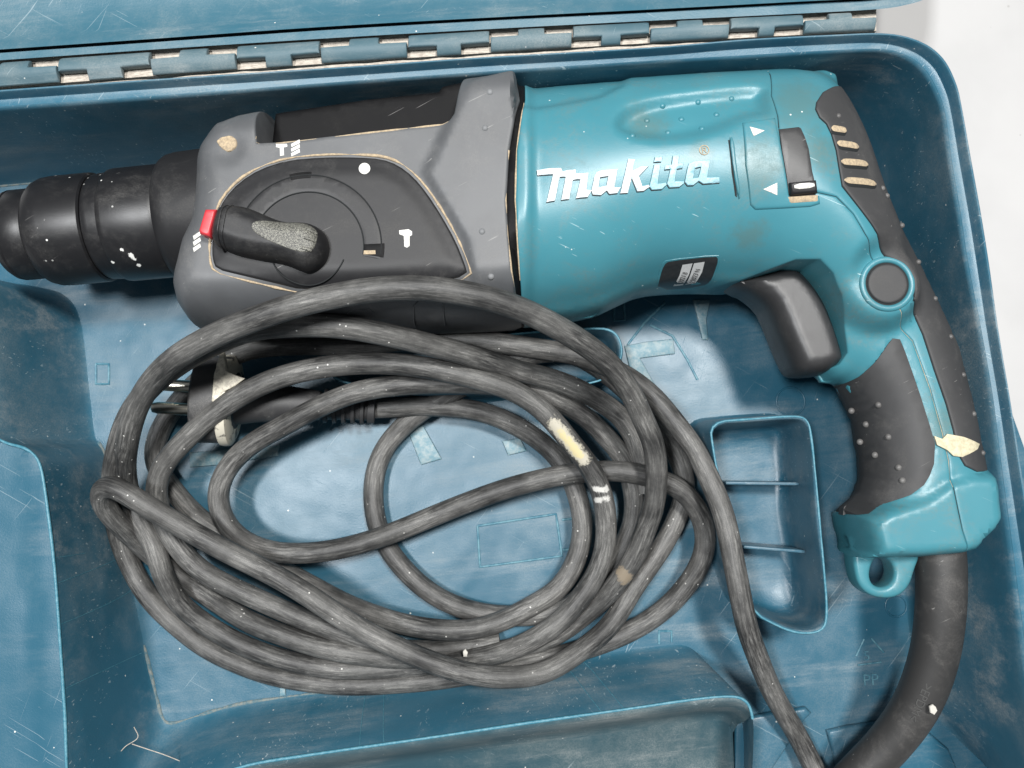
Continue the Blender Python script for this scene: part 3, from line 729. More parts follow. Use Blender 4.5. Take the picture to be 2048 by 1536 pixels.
# dusty seam filling here and there
def surf_path(px, off, step=1.5):
    P = resample(SV(px), step, False); P[:, 2] = ZC + Hs(P[:, :2]) + off; return P
tube('panel_gap', surf_path(seam_px[13:19], -.55), .30, 'tan_dust', HAM, 8)
tube('panel_gap', surf_path(seam_px[0:4], -.42), .26, 'seam_dark', HAM, 8)
tube('panel_gap', surf_path(seam_px[7:12], -.42), .24, 'seam_dark', HAM, 8)
tube('panel_gap', surf_path(seam_px[18:21], -.42), .26, 'seam_dark', HAM, 8)
tube('panel_gap', surf_path([(1017,300),(1011,400),(1015,470),(1022,540),(1032,600)], -.55), .42, 'tan_dust', HAM, 8)
tube('panel_gap', surf_path([(1048,205),(1044,225),(1033,300),(1031,400),(1035,480),(1040,560)], -.55), .38, 'tan_dust', HAM, 8)
P = resample(SV([(512,272),(510,283),(522,288),(560,286),(740,265),(885,249),(898,242)]), 1.5, False); P[:, 2] = ZC + Hs(P[:, :2]) - .35
tube('panel_gap', P, .45, 'tan_dust', HAM, 8)

# --- grips
rear_in = [(1666,174),(1645,185),(1632,205),(1630,219),(1638,236),(1652,249),(1662,270),(1671,301),(1676,332),(1683,373),(1710,407),(1741,448),(1758,492),(1768,513),(1785,521),(1806,531),(1825,559),(1827,600),(1828,632),(1844,669),(1867,740),(1891,809),(1905,860),(1915,908),(1929,932),(1953,944)]
rear_out = [(1989,941),(1964,819),(1930,689),(1896,614),(1853,525),(1806,434),(1768,369),(1744,328),(1713,284),(1693,253),(1688,205),(1693,181)]
rg = region('rear_grip', np.vstack([SP(rear_in), UP(rear_out, 55.5)[:, :2]]), top_h(.95), bot_h(.95), 'grip_rubber', HAM, step=1.7, edge=.7, insets=(.15, .4, .8, 1.5))
fg = region('front_grip', FGP, top_h(1.15), bot_h(1.15), 'grip_rubber', HAM, step=1.7, edge=.7, insets=(.15, .4, .8, 1.5))
def dome(name, c, r, h, mat, parent, flat=1.0):
    V, F = [], []; n = 14; K = 5
    for i in range(K):
        a = i / (K) * math.pi / 2
        for j in range(n):
            b = 2 * math.pi * j / n
            V.append((c[0] + r * math.cos(a) * math.cos(b), c[1] + r * math.cos(a) * math.sin(b), c[2] - .35 + (h + .35) * math.sin(a)))
    V.append((c[0], c[1], c[2] + h))
    for i in range(K - 1):
        for j in range(n): a = i * n + j; b = i * n + (j + 1) % n; F.append((a, b, b + n, a + n))
    for j in range(n): F.append(((K - 1) * n + j, (K - 1) * n + (j + 1) % n, K * n))
    return new_obj(name, V, F, mat, parent)
def on(u, v, off=0.): q = S(u, v); return (q[0], q[1], q[2] + off)
for u, v in [(1802,452),(1835,525),(1868,598),(1899,674),(1924,750),(1945,828),(1963,906),(1675,234),(1763,378),(1772,393)]: part_of_part(dome('grip_stud', on(u, v, .95), 1.0, .6, 'stud_pale', None), rg)
for u, v in [(1755,810),(1701,822),(1730,849),(1775,874),(1718,884),(1748,910),(1795,935),(1803,961)]: part_of_part(dome('grip_stud', on(u, v, 1.15), 1.2, .7, 'stud_pale', None), fg)
for u, v in [(1325,211),(1396,204),(1463,197),(1363,239),(1433,230),(1404,258),(1294,242),(1265,272),(1336,266)]: part_of_part(dome('housing_stud', on(u, v, -.1), 1.15, .7, 'tool_teal', None), motor)
for u, v in [(980,184),(970,256),(964,463),(982,552)]: part_of_part(dome('housing_stud', on(u, v, -.1), 1.2, .7, 'stud_grey', None), gear)
# cooling slots in the rear grip, packed with dust
for a, b in (((1662,256),(1690,266)), ((1674,286),(1714,298)), ((1683,323),(1732,333)), ((1690,360),(1748,372))):
    p, q = np.array(S(*a)), np.array(S(*b)); L = np.linalg.norm(q - p); m = (p + q) / 2; ang = math.atan2(q[1] - p[1], q[0] - p[0])
    for nm, off, wd, up, mt in (('slot_shadow', .7, 3.4, 1.02, 'seam_dark'), ('slot_dust', -.1, 2.3, 1.2, 'tan_dust')):
        n_ = np.array([-math.sin(ang), math.cos(ang)]); o2 = m[:2] - n_ * off
        tt = np.linspace(-L / 2, L / 2, 12); d_ = np.array([math.cos(ang), math.sin(ang)])
        edgeu = [o2 + d_ * t + n_ * (wd / 2 * math.sqrt(max(0.05, 1 - (abs(t) / (L / 2)) ** 6)) + .5 * math.sin(t / L * 2.5)) for t in tt]
        edgel = [o2 + d_ * t - n_ * (wd / 2 * math.sqrt(max(0.05, 1 - (abs(t) / (L / 2)) ** 6)) - .5 * math.sin(t / L * 2.5)) for t in tt[::-1]]
        s = region(nm, np.array(edgeu + edgel), top_h(up), top_h(0), mt, None, step=1.2, edge=.15, insets=(.2,)); part_of_part(s, rg)
# --- trigger
trig = [(1452,566),(1502,553),(1560,537),(1590,541),(1622,576),(1645,614),(1663,662),(1680,717),(1676,730),(1645,751),(1600,754),(1584,747),(1567,710),(1550,669),(1539,641),(1526,614),(1498,590),(1471,580)]
trP = chaikin(ZZ(trig, 49), 1)
region('trigger', trP, lambda p: ZC + 15.0 * prof(sdist(p, trP), 6.0, 2.3) + .3, lambda p: ZC - 15.0 * prof(sdist(p, trP), 6.0, 2.3), 'trigger_black', HAM, step=1.3, edge=.4, insets=(.12, .35, .8, 1.5))
# --- lock button in its collar
def vrev(name, c, profile, mat, parent, sides=48):
    V, F = [], []
    for r, z in profile:
        for j in range(sides): a = 2 * math.pi * j / sides; V.append((c[0] + r * math.cos(a), c[1] + r * math.sin(a), c[2] + z))
    for i in range(len(profile) - 1):
        for j in range(sides): a = i * sides + j; b = i * sides + (j + 1) % sides; F.append((a, b, b + sides, a + sides))
    F.append(tuple(range(sides))); F.append(tuple(range((len(profile) - 1) * sides, len(profile) * sides)))
    return new_obj(name, V, F, mat, parent, angle=35)
bc = S(1774, 568)
cring = lambda r: np.array([(bc[0] + r * math.cos(a), bc[1] + r * math.sin(a)) for a in np.linspace(0, 2 * math.pi, 56, endpoint=False)])
region('button_collar', cring(9.6), top_h(1.0), top_h(-2), 'tool_teal', HAM, holes=[cring(7.3)], step=1.2, edge=1.1, insets=(.15, .4, .8))
region('lock_button', cring(6.8), top_h(.9), top_h(-2), 'grip_rubber', HAM, step=1.2, edge=.7, insets=(.15, .4, .8))
region('button_gap', cring(7.4), top_h(.12), top_h(-2), 'seam_dark', HAM, step=1.5, edge=.02, insets=())
# --- direction switch
plate = SP([(1484,246),(1550,236),(1554,258),(1563,301),(1572,352),(1578,396),(1638,392),(1640,408),(1620,414),(1510,420),(1500,410),(1490,330)])
pt = region('switch_plate', plate, top_h(.7), top_h(-2), 'tool_teal', HAM, step=1.6, edge=.7, insets=(.15, .4, .8))
dial = SP([(1557,258),(1601,253),(1611,275),(1618,297),(1625,342),(1630,362),(1633,392),(1577,395),(1572,352),(1563,301)])
dl = region('direction_dial', dial, top_h(.25), top_h(-2), 'trigger_black', HAM, step=1.5, edge=.5, insets=(.2, .5))
for q in ([(1575,395),(1634,391),(1635,404),(1578,408)],): region('dial_dust', SP(q), top_h(.82), top_h(-1), 'tan_dust', HAM, step=1.2, edge=.2, insets=(.2,))
sl = region('dial_lever', SP([(1576,368),(1629,363),(1632,388),(1579,393)]), top_h(2.1), top_h(-1), 'knob_black', HAM, step=1.2, edge=.8, insets=(.2, .5, .8))
part_of_part(region('white_bar', chaikin(SP([(1584,372),(1624,369),(1625,379),(1585,383)]), 1), top_h(2.25), top_h(1.5), 'white_mark', None, step=1.5, edge=.1, insets=(.2,)), sl)
for q in ([(1498,255),(1528,263),(1506,274)], [(1553,367),(1525,380),(1553,392)]):
    part_of_part(region('arrow_mark', SP(q), top_h(.95), top_h(0), 'white_mark', None, step=1.5, edge=.1, insets=(.2,)), pt)
region('cooling_ridge', chaikin(SP([(1457,276),(1466,274),(1472,330),(1481,395),(1476,400),(1466,345)]), 1), top_h(.8), top_h(-1), 'tool_teal', HAM, step=1.3, edge=.5, insets=(.15, .4))
region('cooling_gap', SP([(1456,280),(1459,280),(1468,345),(1474,395),(1470,392),(1463,345)]), top_h(.12), top_h(-1), 'seam_dark', HAM, step=1.3, edge=.05, insets=())
# --- logo, one raised letter after another
Z5 = lambda pts: [(1060 + x / 5.12, 280 + y / 5.12) for x, y in pts]
letters = [
 ([(68,312),(150,298),(235,290),(318,290),(335,325),(385,310),(465,305),(468,345),(598,338),(578,512),(632,516),(592,588),(470,600),(515,405),(440,410),(402,608),(318,618),(365,378),(305,382),(256,625),(168,640),(235,355),(76,366)], []),
 ([(682,332),(740,312),(895,302),(866,488),(930,484),(897,548),(812,558),(785,522),(727,570),(642,564),(628,520),(660,370)], [[(716,388),(802,372),(782,470),(700,486)]]),
 ([(1005,196),(1072,202),(1048,318),(1130,276),(1215,270),(1116,374),(1150,476),(1214,462),(1224,482),(1165,526),(1096,531),(1040,390),(1002,545),(922,550)], []),
 ([(1270,250),(1337,250),(1306,452),(1388,440),(1398,462),(1350,508),(1246,515),(1220,480)], []),
 ([(1278,172),(1360,170),(1346,225),(1266,231)], []),
 ([(1386,262),(1448,256),(1460,160),(1535,152),(1516,240),(1572,236),(1562,290),(1500,300),(1482,428),(1572,424),(1577,446),(1530,485),(1426,491),(1400,452),(1436,302),(1376,306)], []),
 ([(1626,240),(1682,220),(1845,206),(1812,388),(1936,384),(1944,440),(1772,454),(1726,424),(1672,468),(1612,470),(1582,432),(1612,280)], [[(1692,292),(1750,276),(1722,388),(1668,396)]]),
]
for li, (o_, hs) in enumerate(letters):
    q = SP(Z5(o_)); hq = [SP(Z5(h)) for h in hs]
    part_of_part(region('logo_letter', q, top_h(.6), top_h(-.6), 'logo_silver' if li < 3 else 'logo_worn', None, holes=hq, step=1.4, edge=.25, insets=(.15,), bstep=1.5), motor)
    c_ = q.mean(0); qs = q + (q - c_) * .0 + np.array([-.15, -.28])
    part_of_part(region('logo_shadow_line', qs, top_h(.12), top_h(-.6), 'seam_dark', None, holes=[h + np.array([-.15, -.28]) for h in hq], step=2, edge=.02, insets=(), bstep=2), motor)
rc = on(1408.5, 302, .1)
part_of_part(text('registered_mark', '®', rc, 4.6, math.radians(6), .12, 'tan_dust', None), motor)
# --- rating label on the underside of the motor
lab = SP([(1327,531),(1338,523),(1430,513),(1436,520),(1428,545),(1418,566),(1405,573),(1312,580),(1318,560)])
region('label_frame', chaikin(SP([(1323,528),(1334,519),(1436,509),(1441,517),(1432,545),(1421,570),(1408,577),(1308,583),(1314,560)]), 1), top_h(.5), top_h(-1), 'tool_teal', HAM, step=1.1, edge=.25, insets=(.15,))
lb = region('rating_label', chaikin(lab, 1), top_h(.85), top_h(-.5), 'label_black', HAM, step=1.0, edge=.08, insets=(.15,))
for q in ([(1364,531),(1384,528),(1377,550),(1365,571),(1346,573),(1358,552)], [(1387,528),(1408,525),(1403,545),(1390,567),(1370,570),(1380,550)]):
    part_of_part(region('label_stripe', SP(q), top_h(1.02), top_h(0), 'label_white', None, step=1.0, edge=.03, insets=()), lb)
for s_, a, b in (('2021.8', (1358,568), (1375,532)), ('22023 N', (1382,566), (1399,528))):
    p, q = np.array(S(*a)), np.array(S(*b)); m = (p + q) / 2; d_ = Vector(q - p).normalized()
    up_ = Vector((-1, .12, .0)); nrm = d_.cross(up_); nrm = nrm if nrm.z > 0 else -nrm; nrm.normalize(); y_ = nrm.cross(d_)
    R_m = Matrix((d_, y_, nrm)).transposed()
    part_of_part(text('label_lettering', s_, Vector(m) + nrm * 1.15, 2.5, 0, .02, 'label_ink', None, tilt=R_m), lb)
# --- mode selector
Z3 = lambda pts: [(400 + x / 3.657, 280 + y / 3.657) for x, y in pts]
pan = [(92,870),(90,760),(120,560),(180,430),(290,310),(440,215),(640,150),(900,128),(1150,128),(1330,140),(1450,185),(1560,270),(1660,390),(1770,560),(1870,740),(1935,900),(1960,990),(1700,1050),(1200,1090),(740,1095),(600,1060),(300,990),(120,945)]
panP = chaikin(SP(Z3(pan)), 1)
panel_ob = region('selector_panel', panP, lambda p: ZC + Hs(p) + .9 + 1.0 * sstep(sdist(p, panP), .5, 7), top_h(-1), 'panel_black', HAM, step=1.6, edge=.8, insets=(.15, .4, .8))
ptop = lambda off=0.: (lambda p: ZC + Hs(p) + 1.9 + off)
tp = chaikin(SP(Z3([(72,880),(70,750),(105,545),(165,415),(280,290),(435,195),(640,130),(900,106),(1150,106),(1340,118),(1465,165),(1580,255),(1685,380),(1795,550),(1895,735),(1962,900),(1990,1000),(1700,1075),(1200,1115),(740,1120),(600,1090),(300,1020),(100,965)])), 1)
P3 = resample(tp, 1.5); P3 = np.vstack([P3, P3[:1]]); tube('panel_gap', np.column_stack([P3, ZC + Hs(P3) + .05]), .55, 'tan_dust', HAM, 8)
cen = np.array(S(400 + 800 / 3.657, 280 + 790 / 3.657)[:2])
def arc(r, a0, a1, n=40): return [(cen[0] + r * math.cos(math.radians(a)), cen[1] + r * math.sin(math.radians(a))) for a in np.linspace(a0, a1, n)]
r1 = 24.2; r2 = 18.4
slot = arc(r1, -10, 150) + arc(r2, 150, -10)
part_of_part(region('selector_track', np.array(slot), ptop(.22), top_h(0), 'knob_black', None, step=1.5, edge=.12, insets=(.3,)), panel_ob)
for r, a0, a1 in ((r1, -6, 148), (r2, -8, 148), (12.6, -170, -20)):
    P = np.array(arc(r, a0, a1)); part_of_part(tube('track_line', np.column_stack([P, ptop(.18)(P)]), .22, 'seam_dark', None, 6), panel_ob)
for a, w1 in ((97, 6.4), (-3, 4.2)):
    P = np.array(arc(r1 + 1.0, a - w1 * 1.3, a + w1 * 1.3, 12) + arc(r1 - (1.2 if a > 50 else 5.6), a + w1 * 1.3, a - w1 * 1.3, 12))
    part_of_part(region('track_notch', P, ptop(.30), top_h(0), 'bar_black', None, step=1.5, edge=.1, insets=(.2,)), panel_ob)
part_of_part(region('notch_dust', SP(Z3([(1205,820),(1290,818),(1292,846),(1203,848)])), ptop(.42), top_h(0), 'tan_dust', None, step=1, edge=.1, insets=()), panel_ob)
knob = [(200,505),(340,510),(420,535),(520,580),(640,628),(780,625),(860,645),(930,700),(962,790),(950,880),(900,950),(820,995),(760,975),(640,925),(480,900),(300,865),(150,800),(118,740),(130,640),(165,545)]
kP = chaikin(SP(Z3(knob)), 2)
kn = region('selector_knob', kP, lambda p: ptop()(p) + 9.5 * prof(sdist(p, kP), 5.0, 1.9), ptop(-.5), 'knob_black', HAM, step=1.2, edge=.5, insets=(.12, .35, .8, 1.5, 2.4))
worn = [(440,690),(480,650),(640,645),(800,650),(880,690),(905,740),(895,830),(850,880),(760,870),(620,820),(480,750)]
part_of_part(region('worn_pad', chaikin(SP(Z3(worn)) + np.array([.2, -.2]), 2), lambda p: ptop()(p) + 9.5 * prof(sdist(p, kP), 5.0, 1.9) + .22, ptop(2), 'knob_worn', None, step=1.2, edge=.2, insets=(.2,)), kn)
for q in ([(840,715),(900,740)], [(825,780),(895,800)], [(805,850),(870,868)]):
    a, b = (np.array(S(*Z3([x])[0])) for x in q); P = np.linspace(a, b, 6); P[:, 2] = ptop()(P[:, :2]) + 9.5 * prof(sdist(P[:, :2], kP), 5, 1.9) + .3
    part_of_part(tube('thumb_rib', P, .5, 'knob_worn', None, 8), kn)
for x in (250, 285): 
    a, b = np.array(S(*Z3([(x, 520)])[0])), np.array(S(*Z3([(x - 55, 830)])[0])); P = np.linspace(a, b, 14); P[:, 2] = ptop()(P[:, :2]) + 9.5 * prof(sdist(P[:, :2], kP), 5, 1.9) + .05
    part_of_part(tube('knob_rib', P, .3, 'knob_black', None, 6), kn)
part_of_part(region('release_tab', SP(Z3([(85,545),(165,545),(150,600),(125,690),(118,740),(45,718),(42,690)])), lambda p: ptop(4.5)(p), ptop(-2.2), 'red_plastic', None, step=1.5, edge=.8, insets=(.2, .5, .8)), kn)
# printed symbols
def sym(name, polys, hf, parent):
    for q in polys: part_of_part(region(name, SP(q), hf(.12), hf(-.8), 'white_mark', None, step=2, edge=.05, insets=(), bstep=2), parent)
sym('hammer_symbol', [Z3([(1462,672),(1530,664),(1556,680),(1556,706),(1538,716),(1538,785),(1520,798),(1500,790),(1496,712),(1464,700)])], ptop, panel_ob)
sym('hammer_symbol', [Z3([(556,30),(636,28),(640,48),(612,55),(615,112),(586,116),(584,58),(556,52)])], top_h, gear)
dr = lambda ox, oy: [Z3([(ox, oy + a), (ox + 62, oy + a - 34), (ox + 66, oy + a - 8), (ox + 4, oy + a + 22)]) for a in (22, 56, 90)]
sym('drill_symbol', dr(666, 8), top_h, gear)
sym('drill_symbol', [[(386 + 0, 470 + a), (386 + 14, 470 + a - 9), (402, 470 + a - 2), (388, 470 + a + 8)] for a in (2, 14, 26)], top_h, gear)
dc = S(731, 341); part_of_part(vrev('stop_symbol', (dc[0], dc[1], dc[2] + 1.9), [(1.9, -1), (1.9, .12), (.2, .16)], 'white_mark', None, 24), panel_ob)
label(part_of_part(region('dried_mortar', chaikin(SP([(432,282),(446,273),(463,270),(475,280),(474,296),(458,306),(446,300),(438,292)]), 2), lambda p: ZC + Hs(p) + .15 + .35 * np.sin(p[:, 0] * 2.1) * np.sin(p[:, 1] * 2.7) + .3, top_h(-1), 'tan_dust', None, step=.8, edge=.5, insets=(.2, .4)), gear), 'dried mortar in the screw recess')
for px in ([(687,660),(690,632),(700,622),(738,618),(748,626)], [(832,655),(828,612),(838,602),(880,600),(887,610),(893,655)]):
    part_of_part(tube('mould_line', surf_path(px, .02), .28, 'gear_grey', None, 6), gear)

# --- chuck: a stack of sleeves on one axis
A = np.array(U(-2, 475, ZC)); Bx = np.array(U(392, 437, ZC)); Lx = np.linalg.norm(Bx - A)
ux = lambda u: (u + 2) / 394 * Lx
chk = thing  # (helper name kept short)
revolve('dust_cap', A, Bx, [(ux(34), 6), (ux(26), 8), (ux(22), 12.8), (ux(25), 15.2), (ux(34), 16.6), (ux(40), 16.9), (ux(43), 16.6), (ux(46), 16.9), (ux(80), 16.9), (ux(88), 16.5), (ux(92), 15)], 'chuck_black', HAM)
revolve('chuck_sleeve', A, Bx, [(ux(84), 12), (ux(86), 16.2), (ux(90), 17.8), (ux(99), 19.3), (ux(112), 20.2), (ux(130), 20.5), (ux(200), 20.5), (ux(205), 20.3), (ux(208), 19.6), (ux(209), 15)], 'chuck_black', HAM)
revolve('chuck_collar', A, Bx, [(ux(208), 14), (ux(209), 19.2), (ux(212), 19.6), (ux(222), 19.8), (ux(240), 20.0), (ux(246), 20.9), (ux(252), 21.1), (ux(340), 21.2), (ux(346), 20.9), (ux(348), 16)], 'chuck_black', HAM)
revolve('nose_ring', A, Bx, [(ux(346), 14), (ux(348), 22.0), (ux(353), 23.2), (ux(362), 24.2), (ux(378), 24.8), (ux(465), 25.4), (ux(467), 15)], 'panel_black', HAM)
ct = np.array(U(300, 405, ZC + 20))
box('detent', (ct[0], ct[1], ZC + 19.6), (3.2, 2.4, 2.4), math.radians(5), 'chuck_black', HAM, .4)

# --- lanyard eye under the handle
eo = chaikin(ZZ([(1735,1075),(1703,1085),(1701,1108),(1704,1140),(1712,1170),(1735,1190),(1766,1196),(1795,1190),(1815,1168),(1824,1136),(1834,1112),(1834,1085),(1790,1075)], 44), 2)
ei = chaikin(ZZ([(1738,1125),(1733,1150),(1740,1168),(1758,1174),(1776,1166),(1784,1148),(1780,1128),(1768,1114),(1750,1112)], 44), 2)
region('lanyard_eye', eo, const(47), const(36), 'tool_teal', HAM, holes=[ei], step=1.5, edge=1.8, insets=(.2, .5, 1.0, 1.6))
# --- strip of masking tape on the tail of the handle
tape = SP([(1866,872),(1882,878),(1892,868),(1925,874),(1957,888),(1953,898),(1922,914),(1905,912),(1892,900),(1872,890)])
k = NB('masking_tape'); M['masking_tape'] = k.out(k.mix(k.ramp(k.noise(.6, 4, .7), .35, .65), (.60, .54, .38), (.44, .40, .27)), .7, k.noise(1.5, 3), .5, .0004)
label(region('tape_scrap', tape, top_h(1.05), top_h(.2), 'masking_tape', HAM, step=1.2, edge=.1, insets=(.2,)), 'torn scrap of masking tape stuck across the handle')

# --- strain relief, cord and plug
gp = catmull([U(1878,1085,44), U(1882,1140,44), U(1880,1230,42), U(1866,1320,38), U(1832,1410,33), U(1775,1490,27), U(1705,1560,22), U(1655,1612,18)], 1.5)
n_ = len(gp); rr = np.interp(np.arange(n_) / n_, [0, .03, .45, .8, 1], [8.4, 8.8, 8.4, 7.6, 6.8])
guard = tube('strain_relief', gp, rr, 'guard_rubber', HAM, 28)
i_ = int(n_ * .50); t_ = gp[i_ + 3] - gp[i_ - 3]
xd = Vector(gp[i_ + 4] - gp[i_ - 4]).normalized(); nd = Vector((-.42, .12, 1)); nd = (nd - xd * nd.dot(xd)).normalized(); yd = nd.cross(xd)
part_of_part(text('moulded_lettering', '>EPDM<', Vector(gp[i_]) + nd * (rr[i_] + .05), 4.2, 0, .14, 'cord_text', None, tilt=Matrix((xd, yd, nd)).transposed()), guard)

main = [(1700,1580,22),(1665,1600,16),(1640,1560,10),(1600,1480,8),(1545,1385,18),(1510,1300,30),(1492,1248,36),(1479,1182,37),(1466,1116,37),(1454,1055,36),(1442,1012,35),(1417,954,34),(1399,915,33),(1379,882,31),(1345,839,29),(1307,793,27),(1250,750,26),(1160,712,25),(1064,696,27),(966,682,27),(844,676,26),(720,690,25),(600,690,25),(493,700,22),(420,742,14),(360,800,8),(325,850,5.5),(306,905,5),(314,940,5),(338,968,5),(374,1014,6),(430,1060,6),(520,1115,6),(620,1170,6),(700,1212,7),(737,1226,8),(798,1246,10),(871,1259,12),(944,1259,12),(1017,1237,12),(1066,1210,12),(1114,1182,12),(1145,1138,12),(1162,1090,12),(1166,1044,12),(1158,1000,12),(1140,952,10),(1116,915,8),(1090,889,8),(1026,848,10),(957,822,11),(855,812,12),(800,814,13),(745,817,13)]
coil = [(1000,1286,5),(930,1295,5),(860,1300,6),(800,1300,8),(750,1288,11),(703,1271,13),(617,1242,15),(575,1225,16),(490,1187,17),(410,1147,18),(370,1112,20),(340,1070,21),(316,1015,23),(312,965,25),(330,925,28),(370,880,32),(430,825,36),(520,770,40),(600,743,42),(698,728,43),(795,728,43),(893,743,43),(966,760,42),(1039,787,40),(1088,822,38),(1143,887,34),(1184,940,31),(1200,975,29),(1209,1005,27),(1213,1050,24),(1211,1094,22),(1195,1145,20),(1164,1193,20),(1127,1237,20),(1083,1270,20),(1020,1300,14),(950,1318,10),(860,1330,7),(780,1337,7),(666,1338,8),(569,1320,9),(495,1295,10),(422,1256,11),(361,1210,15),(330,1161,19),(308,1090,22),(280,1040,19),(258,990,20),(250,940,28),(256,874,42),(280,800,54),(337,727,68),(425,673,80),(520,634,86),(600,608,88),(650,596,89),(718,583,89.5),(821,575,89.5),(923,585,88),(1026,612,84),(1128,662,75),(1214,723,62),(1262,785,52),(1286,839,46),(1305,878,42),(1313,926,38),(1313,975,35),(1305,1024,31),(1294,1050,28),(1283,1083,26),(1266,1120,23),(1239,1160,20),(1213,1191,15),(1182,1219,12),(1145,1248,10),(1110,1272,8),(1030,1296,6),(930,1312,5),(820,1318,9),(740,1312,12),(642,1295,14),(569,1271,15),(495,1242,13),(437,1205,9),(370,1160,5.5),(310,1115,10),(270,1078,17),(235,1045,26),(209,1015,32),(198,988,37),(208,968,40),(235,976,42),(290,1010,41),(378,1061,37),(466,1109,35),(554,1153,33),(620,1193,32),(700,1246,30),(773,1285,29),(846,1318,28),(920,1343,27),(993,1355,26),(1050,1353,24),(1090,1345,22),(1127,1325,20),(1164,1299,17),(1202,1270,14),(1230,1239,12),(1248,1208,11),(1270,1171,11),(1297,1134,10),(1334,1078,9),(1355,1034,9),(1370,985,10),(1368,946,12),(1352,907,12),(1310,842,14),(1250,778,17),(1197,735,20),(1146,707,21),(1080,705,21),(1019,722,20),(930,770,16),(850,818,10),(800,858,7),(760,912,5),(746,980,5),(757,1060,5),(800,1130,5),(870,1192,5),(950,1224,5),(1017,1232,5),(1100,1226,5),(1170,1190,6),(1213,1149,8),(1240,1105,9),(1256,1075,9),(1266,1044,9),(1270,1005,10),(1266,975,10),(1254,930,11),(1237,901,13),(1207,868,15),(1159,825,19),(1100,796,24),(1060,781,27),(1000,770,31),(900,766,33),(800,770,34),(720,782,34),(650,808,33),(570,850,30),(500,890,26),(455,935,22),(435,985,19),(443,1035,18),(478,1077,18),(540,1103,18),(620,1106,18),(700,1093,18),(780,1068,18),(860,1035,18),(940,1003,19),(1020,975,20),(1100,955,20),(1159,945,21),(1237,942,22),(1286,950,22),(1344,968,22),(1373,987,21),(1393,1014,20),(1409,1050,18),(1412,1094,16),(1396,1138,14),(1365,1182,12),(1325,1222,10),(1281,1252,8),(1237,1274,8),(1180,1295,7),(1110,1314,6),(1050,1328,6),(950,1347,6),(870,1360,6),(788,1366,6),(720,1370,6),(642,1366,6),(544,1350,6),(471,1324,6),(410,1294,6),(349,1246,7),(300,1198,9),(265,1140,9),(240,1080,12),(228,1020,17),(225,960,26),(234,900,34),(258,830,40),(310,765,48),(400,702,58),(500,660,66),(600,650,69),(698,655,68),(795,674,62),(893,698,53),(966,718,45),(1039,743,37),(1100,757,31),(1170,785,25),(1244,835,18),(1270,880,14),(1283,930,12),(1290,985,11)]
CR = 4.15
PAINT = [(U(1110,852,41), U(1166,917,37), 3.5, (.46, .43, .35), .60), (U(1122,868,41), U(1158,908,38), 2.5, (.52, .45, .24), .55),
         (U(1190,978,33), U(1212,978,32), 1.5, (.55, .54, .51), .6), (U(1190,1002,31), U(1213,996,31), 1.5, (.55, .54, .51), .6), (U(1242,1146,25), U(1252,1156,24), 3.0, (.22, .18, .13), .5),
         (U(901,760,48), U(908,760,48), 1.5, (.6, .59, .55), .5), (U(1060,1338,30), U(1075,1346,30), .5, (.5, .49, .46), 1.1), (U(1085,1345,28), U(1205,1262,20), .45, (.55, .54, .51), 1.2)]
PAINT = [(tuple(map(float, a)), tuple(map(float, b)), c_, d_, e_) for a, b, c_, d_, e_ in PAINT]
M['cord_rubber'] = cord_material()
V, F, UV = [], [], []
for pts in (main, coil):
    path = smooth_path(catmull([U(*p) for p in pts], 1.6), 14)
    if pts is coil: cp = path
    v, f, uv = tube_data(path, CR, 20); b0 = len(V)
    V += v; UV += uv; F += [tuple(i + b0 for i in q) for q in f]
cord = label(new_obj('power_cord', V, F, 'cord_rubber', HAM, uvs=UV, angle=60), 'dusty black rubber cord in loose coils with paint marks')

# plug
pa = np.array(U(745, 817, 14)); pb = np.array(U(398, 797, 22)); pd = (pb - pa) / np.linalg.norm(pb - pa); Lp = np.linalg.norm(pb - pa)
up = lambda u: (745 - u) / 373 * Lp
plug = revolve('plug', pa, pb, [(up(640), 4.3), (up(630), 6), (up(560), 7.2), (up(500), 8.2), (up(455), 9.6), (up(450), 12.5), (up(446), 14), (up(436), 15.5), (up(434), 17.2), (up(376), 17.6), (up(372), 17), (up(371), 9)], 'plug_black', HAM, 40)
part_of_part(revolve('plug_collar', pa, pb, [(up(452), 12), (up(450), 16.5), (up(446), 18.1), (up(436), 18.4), (up(427), 18.2), (up(424), 17)], 'ivory_plastic', None, 40), plug)
part_of_part(revolve('cord_boot', pa, pb, [(up(752), 4.2), (up(750), 6.2), (up(736), 6.4), (up(734), 5), (up(640), 5.6)], 'plug_black', None, 28), plug)
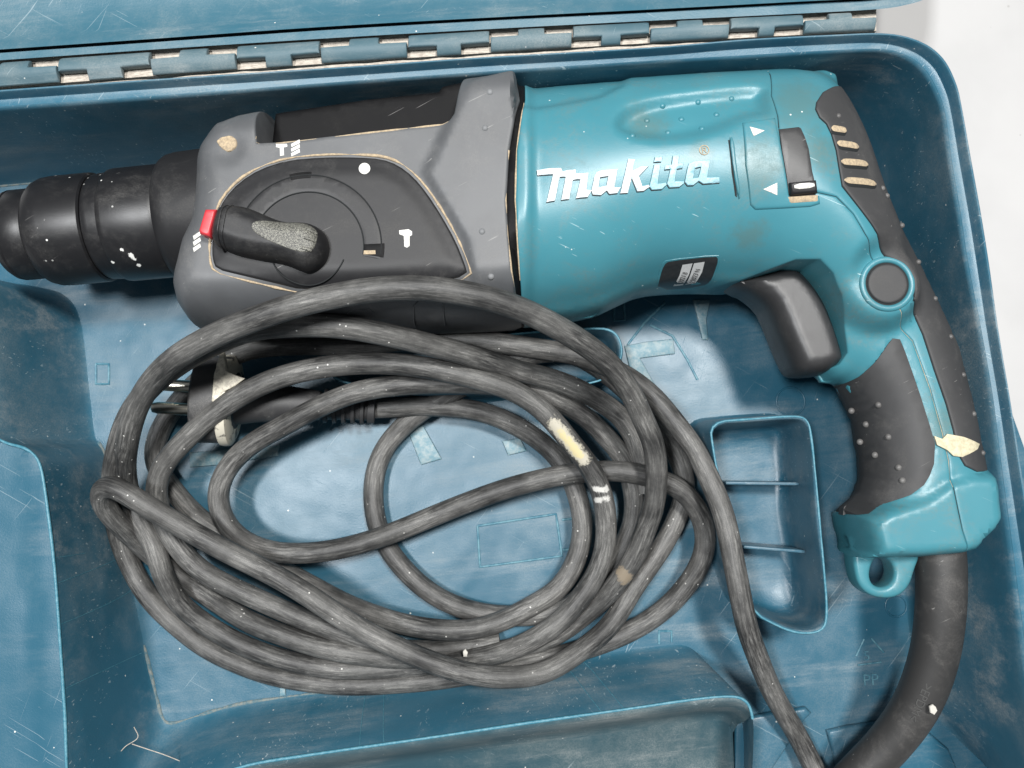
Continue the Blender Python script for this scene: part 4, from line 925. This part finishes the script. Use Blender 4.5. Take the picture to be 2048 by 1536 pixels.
label(part_of_part(region('torn_sleeve', UP([(440,706),(447,704),(453,742),(476,752),(490,757),(470,772),(446,784),(430,806),(424,802),(428,752)], 38.5), lambda p: 38.9 + .3 * np.sin(p[:, 0] * 1.3) * np.sin(p[:, 1] * 1.7), const(36), 'ivory_clean', None, step=1.0, edge=.2, insets=(.2,)), plug), 'torn ivory flake on the plug')
side = np.cross(pd, [0, 0, 1.0]); side /= np.linalg.norm(side)
for i in range(5):
    u0 = 728 - i * 20
    part_of_part(revolve('boot_rib', pa, pb, [(up(u0), 4), (up(u0 - 1), 6.8), (up(u0 - 8), 7.0), (up(u0 - 9), 4)], 'plug_black', None, 24), plug)
for sgn in (-1, 1):
    q0 = pb + side * sgn * 4.6 - pd * 1; q1 = q0 + pd * 19
    part_of_part(revolve('plug_pin', q0, q1, [(0, 2.4), (6, 2.4), (16.5, 2.35), (18.4, 1.9), (19, .9)], 'pin_metal', None, 20), plug)

# ================================================================== loose bits lying on things
def scrap(name, px, z, lab, mat='plaster', h=.5):
    P = UP(px, z); o = region(name, P, const(z + h), const(z + .02), mat, None, step=.8, edge=.25, insets=(.15, .3), bstep=.8)
    o['label'] = lab; o['category'] = 'debris'; return o

scrap('plaster_crumb', [(1856,1411),(1863,1407),(1869,1412),(1872,1420),(1866,1428),(1858,1424)], 43.5, 'white plaster crumb lying on the thick cord sleeve', h=1.2)
scrap('plaster_crumb', [(926,1302),(931,1297),(936,1304),(934,1313),(927,1313)], 17, 'largest white plaster flake lying among the lower cord strands', h=.8)
def fibre(name, px, z, r, lab, mat='pale_dust'):
    P = catmull([U(p[0], p[1], z + (p[2] if len(p) > 2 else 0)) for p in px], .8); o = tube(name, P, r, mat, None, 6)
    o['label'] = lab; o['category'] = 'debris'
fibre('plastic_shaving', [(200,1496,-4),(226,1514,-5),(252,1492,-3),(276,1474,-2),(268,1454,-1)], 27, .16, 'thin curled shaving on the divider wall, the one with a sharp bend')
fibre('plastic_shaving', [(264,1488,-1),(300,1500,-2),(330,1510,-3),(374,1528,-4)], 27, .17, 'long straight shaving on the divider wall in the lower left')
